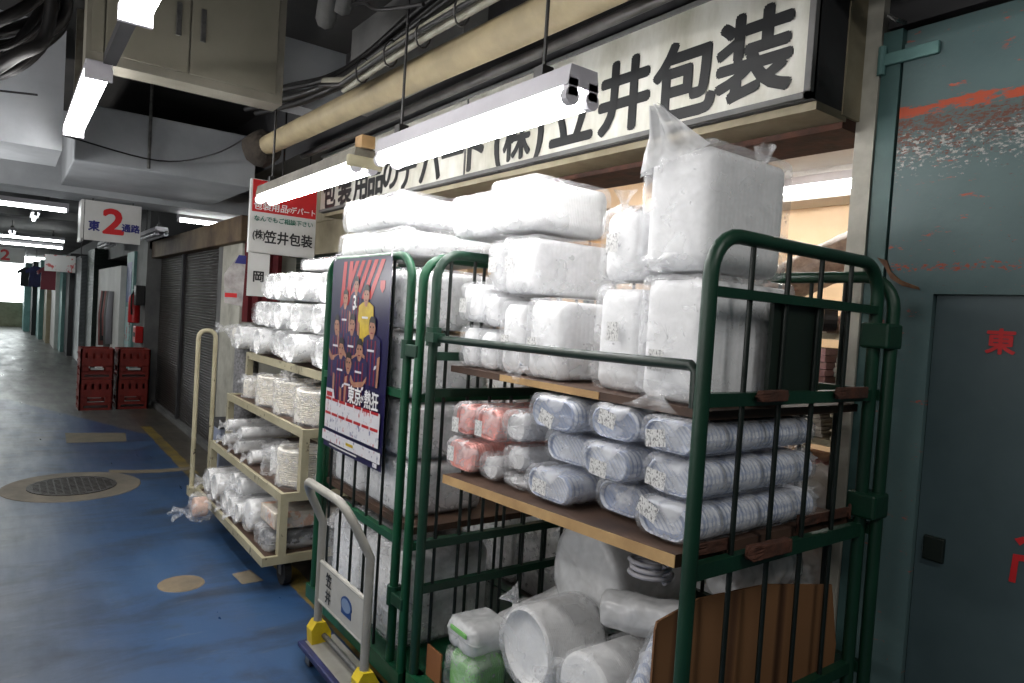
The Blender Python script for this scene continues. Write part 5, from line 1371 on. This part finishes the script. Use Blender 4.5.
# ------------------------------------------------------------------ red bottle crates
def crate(label, x, y, z):
    t = thing('bottle_crate', label, 'crate', (x, y, z))
    w, d, h = 0.40, 0.365, 0.385
    m1 = MB()
    def wall(ax, sgn):
        L = d if ax == 'x' else w
        q = (w if ax == 'x' else d) / 2 * sgn
        def B(a0, a1, z0, z1, th=0.016):
            lo, hi = min(q, q - th * sgn), max(q, q - th * sgn)
            if ax == 'x': m1.box((x + lo, y + a0, z + z0), (x + hi, y + a1, z + z1))
            else: m1.box((x + a0, y + lo, z + z0), (x + a1, y + hi, z + z1))
        B(-L / 2, L / 2, 0.0, 0.03, 0.02); B(-L / 2, L / 2, 0.06, 0.10); B(-L / 2, L / 2, 0.16, 0.26); B(-L / 2, L / 2, 0.33, 0.383, 0.022)
        for k in range(5):
            a = -L / 2 + (L - 0.05) * k / 4
            B(a, a + 0.05, 0.03, 0.06, 0.02) if k in (0, 4) else None
            B(a, a + 0.05, 0.26, 0.33, 0.019)
        for a in (-L / 2, L / 2 - 0.09): B(a, a + 0.09, 0.09, 0.17, 0.018)
        for zz in (0.115, 0.205, 0.30): B(-L / 2 - 0.004, -L / 2 + 0.02, zz, zz + 0.02, 0.024)
    for ax in 'xy':
        for s in (-1, 1): wall(ax, s)
    m1.build('crate_walls', CRATE, t)
    m1 = MB(); m1.box((x - w / 2 + 0.02, y - d / 2 + 0.02, z + 0.01), (x + w / 2 - 0.02, y + d / 2 - 0.02, z + 0.03)); m1.build('crate_floor', pm('crate_dark', rgb(60, 18, 14), rgb(46, 14, 12), 8, 0.6), t)
    m1 = MB(); m1.box((x + w / 2 - 0.006, y - 0.07, z + 0.118), (x + w / 2 + 0.002, y + 0.07, z + 0.145)); m1.build('hand_grip', SIGNWHITE if z > 0.2 else CRATE, t)
crate('red brown bottle crate, lower of the left stack against the shutters', -10.08, 0.925, 0.0)
crate('red brown bottle crate, upper of the left stack against the shutters', -10.08, 0.925, 0.388)
crate('red brown bottle crate, lower of the right stack next to the shutters', -10.12, 1.335, 0.0)
crate('red brown bottle crate, upper of the right stack next to the shutters', -10.10, 1.335, 0.388)

# ------------------------------------------------------------------ far passage things
fe = thing('fire_extinguisher', 'red fire extinguisher hanging on the grey wall above the crates', 'fire extinguisher', (-10.7, 1.42, 1.0))
mb = MB(); mb.lathe([(0.06, 1.08), (0.075, 1.09), (0.075, 1.42), (0.05, 1.47), (0.025, 1.49), (0.0, 1.49)], 20, Matrix.Translation((-10.7, 1.41, 0))); mb.build('cylinder', EXTRED, fe, True, 50)
mb = MB(); mb.tube([(-10.7, 1.41, 1.48), (-10.7, 1.41, 1.53)], 0.022, 10); mb.box((-10.78, 1.40, 1.53), (-10.66, 1.42, 1.55)); mb.build('valve', CABLE, fe)
mb = MB(); mb.tube([(-10.68, 1.40, 1.52), (-10.6, 1.36, 1.46), (-10.6, 1.36, 1.3), (-10.63, 1.37, 1.2)], 0.012, 8); mb.build('hose', CABLE, fe)
eb = thing('mounted_box', 'dark box fixed on the grey wall right of the fire extinguisher', 'box', (-10.5, 1.42, 1.4))
mb = MB(); mb.box((-10.56, 1.38, 1.33), (-10.40, 1.495, 1.60), None, 0.01); mb.build('box_body', CABLE, eb)
eb = thing('mounted_box', 'red pocket box on the grey wall under the fire extinguisher', 'box', (-10.6, 1.42, 0.9))
mb = MB(); mb.box((-10.66, 1.40, 0.82), (-10.42, 1.495, 1.045), None, 0.01); mb.build('box_body', EXTRED, eb)
mb = MB(); mb.box((-10.62, 1.398, 0.9), (-10.46, 1.401, 0.96)); mb.build('box_slot', GREYDK, eb)
hg = thing('hanging_strip_goods', 'bunch of red and grey strips hanging on the white wall panel', 'hanging goods', (-13.2, 1.35, 0.6))
for k, m in enumerate([pm('faded_red', rgb(150, 96, 92), rgb(120, 70, 68), 6, 0.6), GREYDK, pm('faded_rose', rgb(140, 84, 80), None, 6, 0.6), GREYP, pm('faded_grey', rgb(140, 138, 144), None, 6, 0.6)]):
    mb = MB(); x = -13.9 + k * 0.28; mb.tube([(x, 1.36, 1.5), (x, 1.33, 1.1), (x + 0.04, 1.34, 0.55 + 0.1 * (k % 3))], 0.05, 8); mb.build('strip', m, hg, True)
pw = thing('wall_poster', 'blue tinted poster on the teal storefront post beside the extinguisher', 'poster', (-11.65, 1.45, 1.5))
mb = MB(); mb.box((-11.9, 1.452, 1.35), (-11.45, 1.458, 1.95)); mb.build('poster_sheet', pm('pale_blue_print', rgb(120, 130, 160), rgb(80, 90, 130), 5, 0.5), pw)
pw = thing('wall_poster', 'pale poster with red marks low on the teal storefront post', 'poster', (-11.65, 1.45, 1.0))
mb = MB(); mb.box((-11.9, 1.452, 0.55), (-11.45, 1.458, 1.28)); mb.build('poster_sheet', pm('pale_teal_print', rgb(160, 190, 190), rgb(180, 80, 80), 9, 0.5, lo=0.55, hi=0.6), pw)
hp = thing('hanging_price_board', 'white board with red marks hanging above the distant storefront', 'sign', (-18, 0.8, 1.95))
mb = MB(); mb.box((-17.9, 0.62, 1.86), (-17.87, 1.18, 2.22)); mb.build('board', pm('white_red_board', rgb(190, 188, 186), rgb(180, 70, 70), 10, 0.5, lo=0.58, hi=0.62), hp)
mb = MB(); mb.tube([(-17.885, 0.7, 2.22), (-17.885, 0.7, 2.62)], 0.008, 6); mb.build('hanger_chain', CABLE, hp)
for k, (x, y, lab, m, zlo) in enumerate([(-20.5, 0.80, 'dark red garment hanging in the distant passage, nearest of the hanging clothes', KITRED, 1.45), (-23.5, 0.62, 'navy garment hanging in the distant passage behind the red one', NAVYPL, 1.5), (-25.5, 0.45, 'dark garment hanging farthest down the passage', GREYDK, 1.5)]):
    t = thing('hanging_garment', lab, 'clothing', (x, y, zlo))
    mb = MB(); mb.poly([(y - 0.16, zlo), (y + 0.16, zlo), (y + 0.15, zlo + 0.42), (y + 0.22, zlo + 0.36), (y + 0.25, zlo + 0.44), (y + 0.08, zlo + 0.58), (y - 0.08, zlo + 0.58), (y - 0.25, zlo + 0.44), (y - 0.22, zlo + 0.36), (y - 0.15, zlo + 0.42)], 0.04, 0, Matrix.Translation((x, 0, 0))); mb.build('garment_cloth', m, t)
    mb = MB(); mb.tube([(x + 0.02, y, zlo + 0.56), (x + 0.02, y, 2.62)], 0.008, 6); mb.build('hanger', STEEL, t)
s3 = thing('aisle_sign', 'distant white hanging sign with a red numeral at the left picture edge', 'sign', (-19, -0.3, 1.9))
mb = MB(); mb.box((-19.0, -0.35, 2.0), (-18.97, 0.28, 2.34)); mb.build('sign_panel', SIGNWHITE, s3)
text_mesh([('2', -0.02, 2.17, 0.32, 1.1)], 'numeral', REDINK, s3, 0.03, Matrix.Translation((-18.966, -0.05, 0)) @ Matrix.Rotation(PI / 2, 4, 'Z'))
mb = MB(); mb.tube([(-18.985, -0.2, 2.34), (-18.985, -0.2, 2.62)], 0.008, 6); mb.build('hanger_chain', CABLE, s3)

# ------------------------------------------------------------------ inside the shop
def shelfunit(x0, x1, y0, y1, zs):
    t = thing('goods_shelf', 'pale shelf unit inside the shop behind the right cage', 'shelf', ((x0 + x1) / 2, (y0 + y1) / 2, 0))
    for x in (x0, x1 - 0.03):
        for y in (y0, y1 - 0.03):
            mb = MB(); mb.box((x, y, 0), (x + 0.03, y + 0.03, zs[-1] + 0.02)); mb.build('post', CREAMWALL, t)
    for z in zs:
        mb = MB(); mb.box((x0 + 0.03, y0, z - 0.025), (x1 - 0.03, y1, z)); mb.build('shelf_board', CREAMWALL, t)
shelfunit(-2.9, -1.15, 2.6, 3.1, [0.4, 0.78, 1.08, 1.27, 1.50])
blob('woven_bag', 'brown grey woven bag slumped on the shop shelf top under the strip light', 'bag', None, place((-1.78, 2.7, 1.66), -1.2, 0.50), 0.62, 0.13, BROWNBAG, BROWNBAG, 'bag_fill', 81, squash=0.7, famp=0.02)
WP = [pm('paper_white', rgb(210, 206, 196), rgb(170, 160, 150), 20, 0.6), pm('paper_cream', rgb(200, 190, 168), rgb(160, 146, 128), 30, 0.6), pm('paper_pink', rgb(206, 164, 160), rgb(190, 140, 136), 12, 0.6)]
def paperstack(lab, x0, x1, z0, z1, n, m):
    t = thing('paper_goods_stack', lab, 'paper goods', ((x0 + x1) / 2, 2.7, z0), 'paper goods on the shop shelves')
    mb = MB(); rr = random.Random(int(x0 * 100) + n)
    for k in range(n):
        a = z0 + 0.001 + (z1 - z0) * k / n; b = z0 + (z1 - z0) * (k + 0.9) / n; dx = rr.uniform(-0.008, 0.008)
        mb.box((x0 + 0.01 + dx, 2.62 + rr.uniform(0, 0.02), a), (x1 - 0.01 + dx, 2.95, b))
    mb.build('stack_body', m, t)
xs = [-2.85, -2.5, -2.2, -1.92, -1.66, -1.42, -1.18]
nm = ['first', 'second', 'third', 'fourth', 'fifth', 'sixth']
for li, (z, h, m) in enumerate([(1.50, 0.08, WP[0]), (1.27, 0.17, WP[1]), (1.08, 0.13, WP[1]), (0.78, 0.22, WP[2]), (0.4, 0.25, WP[0])]):
    for k in range(6):
        paperstack('stack of paper goods on the shop shelf unit, %s level, %s from left' % (['top', 'second', 'third', 'fourth', 'lowest'][li], nm[k]), xs[k] + 0.01, xs[k + 1] - 0.01, z, z + h * (0.8 + 0.2 * ((k * 7 + li) % 3) / 2), 5 + (k + li) % 4, WP[(li + k) % 3] if li != 3 else m)
bt = thing('hanging_packet', 'white packet with a red stripe hanging at the top shop shelf edge', 'packet', (-1.62, 2.58, 1.5))
mb = MB(); mb.box((-1.70, 2.53, 1.43), (-1.55, 2.595, 1.58), None, 0.005); mb.build('packet_body', SIGNWHITE, bt)
mb = MB(); mb.box((-1.685, 2.526, 1.545), (-1.57, 2.5295, 1.572)); mb.build('red_stripe', REDINK, bt)
tp = thing('dark_roll', 'dark tape roll standing on the shop shelf near the door pillar', 'tape', (-1.35, 2.58, 1.58))
mb = MB(); mb.tube([(-1.42, 2.55, 1.55), (-1.38, 2.575, 1.55)], 0.045, 18); mb.build('tape_roll', CABLE, tp)
bxs = [('pale cardboard box stacked inside the shop, seen over the middle pile of white trays', -2.72, -2.42, 1.78, 2.08), ('plain white box stacked inside the shop right of the pale cardboard box', -2.40, -2.05, 1.78, 2.06), ('wide pale cardboard box inside the shop left of the pale one', -3.4, -2.74, 1.78, 2.05)]
tag(MB().box((-3.6, 2.45, 1.74), (-2.0, 3.1, 1.775)).build('wall_shelf', PLY), 'plywood shelf inside the shop carrying boxes behind the white tray piles', 'shelf')
for k, (lab, x0, x1, z0, z1) in enumerate(bxs):
    t = thing('cardboard_box', lab, 'box', ((x0 + x1) / 2, 2.7, z0))
    mb = MB(); mb.box((x0, 2.5, z0), (x1, 2.95, z1), None, 0.004); mb.build('box_body', CARDLT if k != 1 else WHITEW, t)
    mb = MB(); mb.box((x0 + 0.1, 2.496, z0), (x0 + 0.14, 2.4995, z1)); mb.build('tape_strip', PLY if k != 1 else SIGNWHITE, t)
# heap of clear bags between cage and shop pillar
blob('bagged_roll', 'white plastic bag heap behind the right cage seen through its end bars', 'bag of trays', None, place((-1.33, 2.28, 0.60), -0.3, 0.2), 0.28, 0.13, FOAM, FILM_MILKY, 'tray_roll', 91, famp=0.04)
blob('bagged_roll', 'white plastic bag on top of the heap behind the right cage', 'bag of trays', None, place((-1.33, 2.28, 0.90), -0.3, 0.15), 0.26, 0.11, FOAM, FILM_MILKY, 'tray_roll', 92, famp=0.05, tail=[((0, 0.02, 0.1), (0.1, -0.2, 1), 0.1, 0.07, 0.05)])
stack('foam_block', 'large white foam block standing on the floor behind the right cage', 'foam trays', -1.6, -1.18, 2.28, 2.55, 0.002, 0.46)

# ------------------------------------------------------------------ lights, world, camera
def area(name, loc, rot, sx, sy, power, color=(1, 1, 1)):
    l = bpy.data.lights.new(name, 'AREA'); l.shape = 'RECTANGLE'; l.size = sx; l.size_y = sy; l.energy = power; l.color = color
    o = bpy.data.objects.new(name, l); C.objects.link(o); o.location = loc; o.rotation_euler = rot
    return o
# unseen fill lights added along the passage to brighten it, some aimed upward
area('passage_fill', (1.0, -1.2, 2.9), (0, 0, 0), 1.2, 0.15, 18, (1, 0.97, 0.94))
area('passage_fill', (-2.6, -1.6, 2.9), (0, 0, 0), 1.2, 0.15, 24, (1, 0.97, 0.94))
area('passage_fill', (-5.8, -1.6, 2.25), (0, 0, 0), 1.2, 0.15, 22, (1, 0.98, 0.96))
area('passage_fill', (-6.0, -0.9, 1.8), (math.radians(135), 0, 0), 1.2, 0.15, 26, (1, 0.98, 0.96))  # added fill aimed up at the duct underside and beam
area('passage_fill', (-9.8, -1.2, 2.5), (0, 0, 0), 0.15, 1.2, 20, (0.95, 1, 0.99))
area('passage_fill', (-13.0, -1.4, 2.5), (0, 0, 0), 0.15, 1.2, 26, (0.95, 1, 0.99))
area('passage_fill', (-20.0, -1.5, 2.5), (0, 0, 0), 0.15, 1.2, 46, (0.95, 1, 0.99))
area('passage_fill', (-26.0, -1.6, 2.5), (0, 0, 0), 0.15, 1.2, 60, (0.93, 1, 1))
area('passage_fill', (-0.8, -1.6, 2.0), (math.radians(130), 0, 0), 1.2, 0.15, 16, (1, 0.98, 0.96))
area('passage_fill', (-3.6, -1.9, 2.0), (math.radians(130), 0, 0), 1.2, 0.15, 16, (1, 0.98, 0.96))
area('passage_fill', (-2.6, -2.6, 1.7), (math.radians(90), 0, 0), 1.2, 0.3, 14, (1, 0.98, 0.96))  # added low fill facing the cage fronts
area('strip_over_door', (0.55, 1.0, 2.75), (0, 0, 0), 1.2, 0.15, 15, (1, 0.98, 0.95))
area('shop_light', (-2.2, 3.4, 2.55), (0, 0, 0), 1.2, 0.15, 26, (1, 0.96, 0.9))

w = bpy.data.worlds.new('dim_surroundings'); bpy.context.scene.world = w
w.use_nodes = True
w.node_tree.nodes['Background'].inputs[0].default_value = (0.8, 0.9, 1, 1)
w.node_tree.nodes['Background'].inputs[1].default_value = 0.2

cam = bpy.data.cameras.new('camera'); co_ = bpy.data.objects.new('camera', cam); C.objects.link(co_)
cam.sensor_width = 36.0; cam.lens = 36.0 * 683.0 / 1024.0
cam.clip_start = 0.05; cam.clip_end = 100
R = Matrix(((0.59249636, -0.06524513, 0.80292661), (0.80308016, -0.03051397, -0.5950892), (0.06332715, 0.99740261, 0.03431766)))
co_.matrix_world = Matrix.Translation((0, 0, 1.48)) @ R.to_4x4()
sc = bpy.context.scene
sc.camera = co_
sc.view_settings.view_transform = 'Standard'
sc.view_settings.look = 'None'
sc.view_settings.exposure = 0.28
sc.cycles.use_denoising = True
sc.cycles.max_bounces = 8
sc.cycles.transparent_max_bounces = 16
sc.cycles.caustics_reflective = False
sc.cycles.caustics_refractive = False
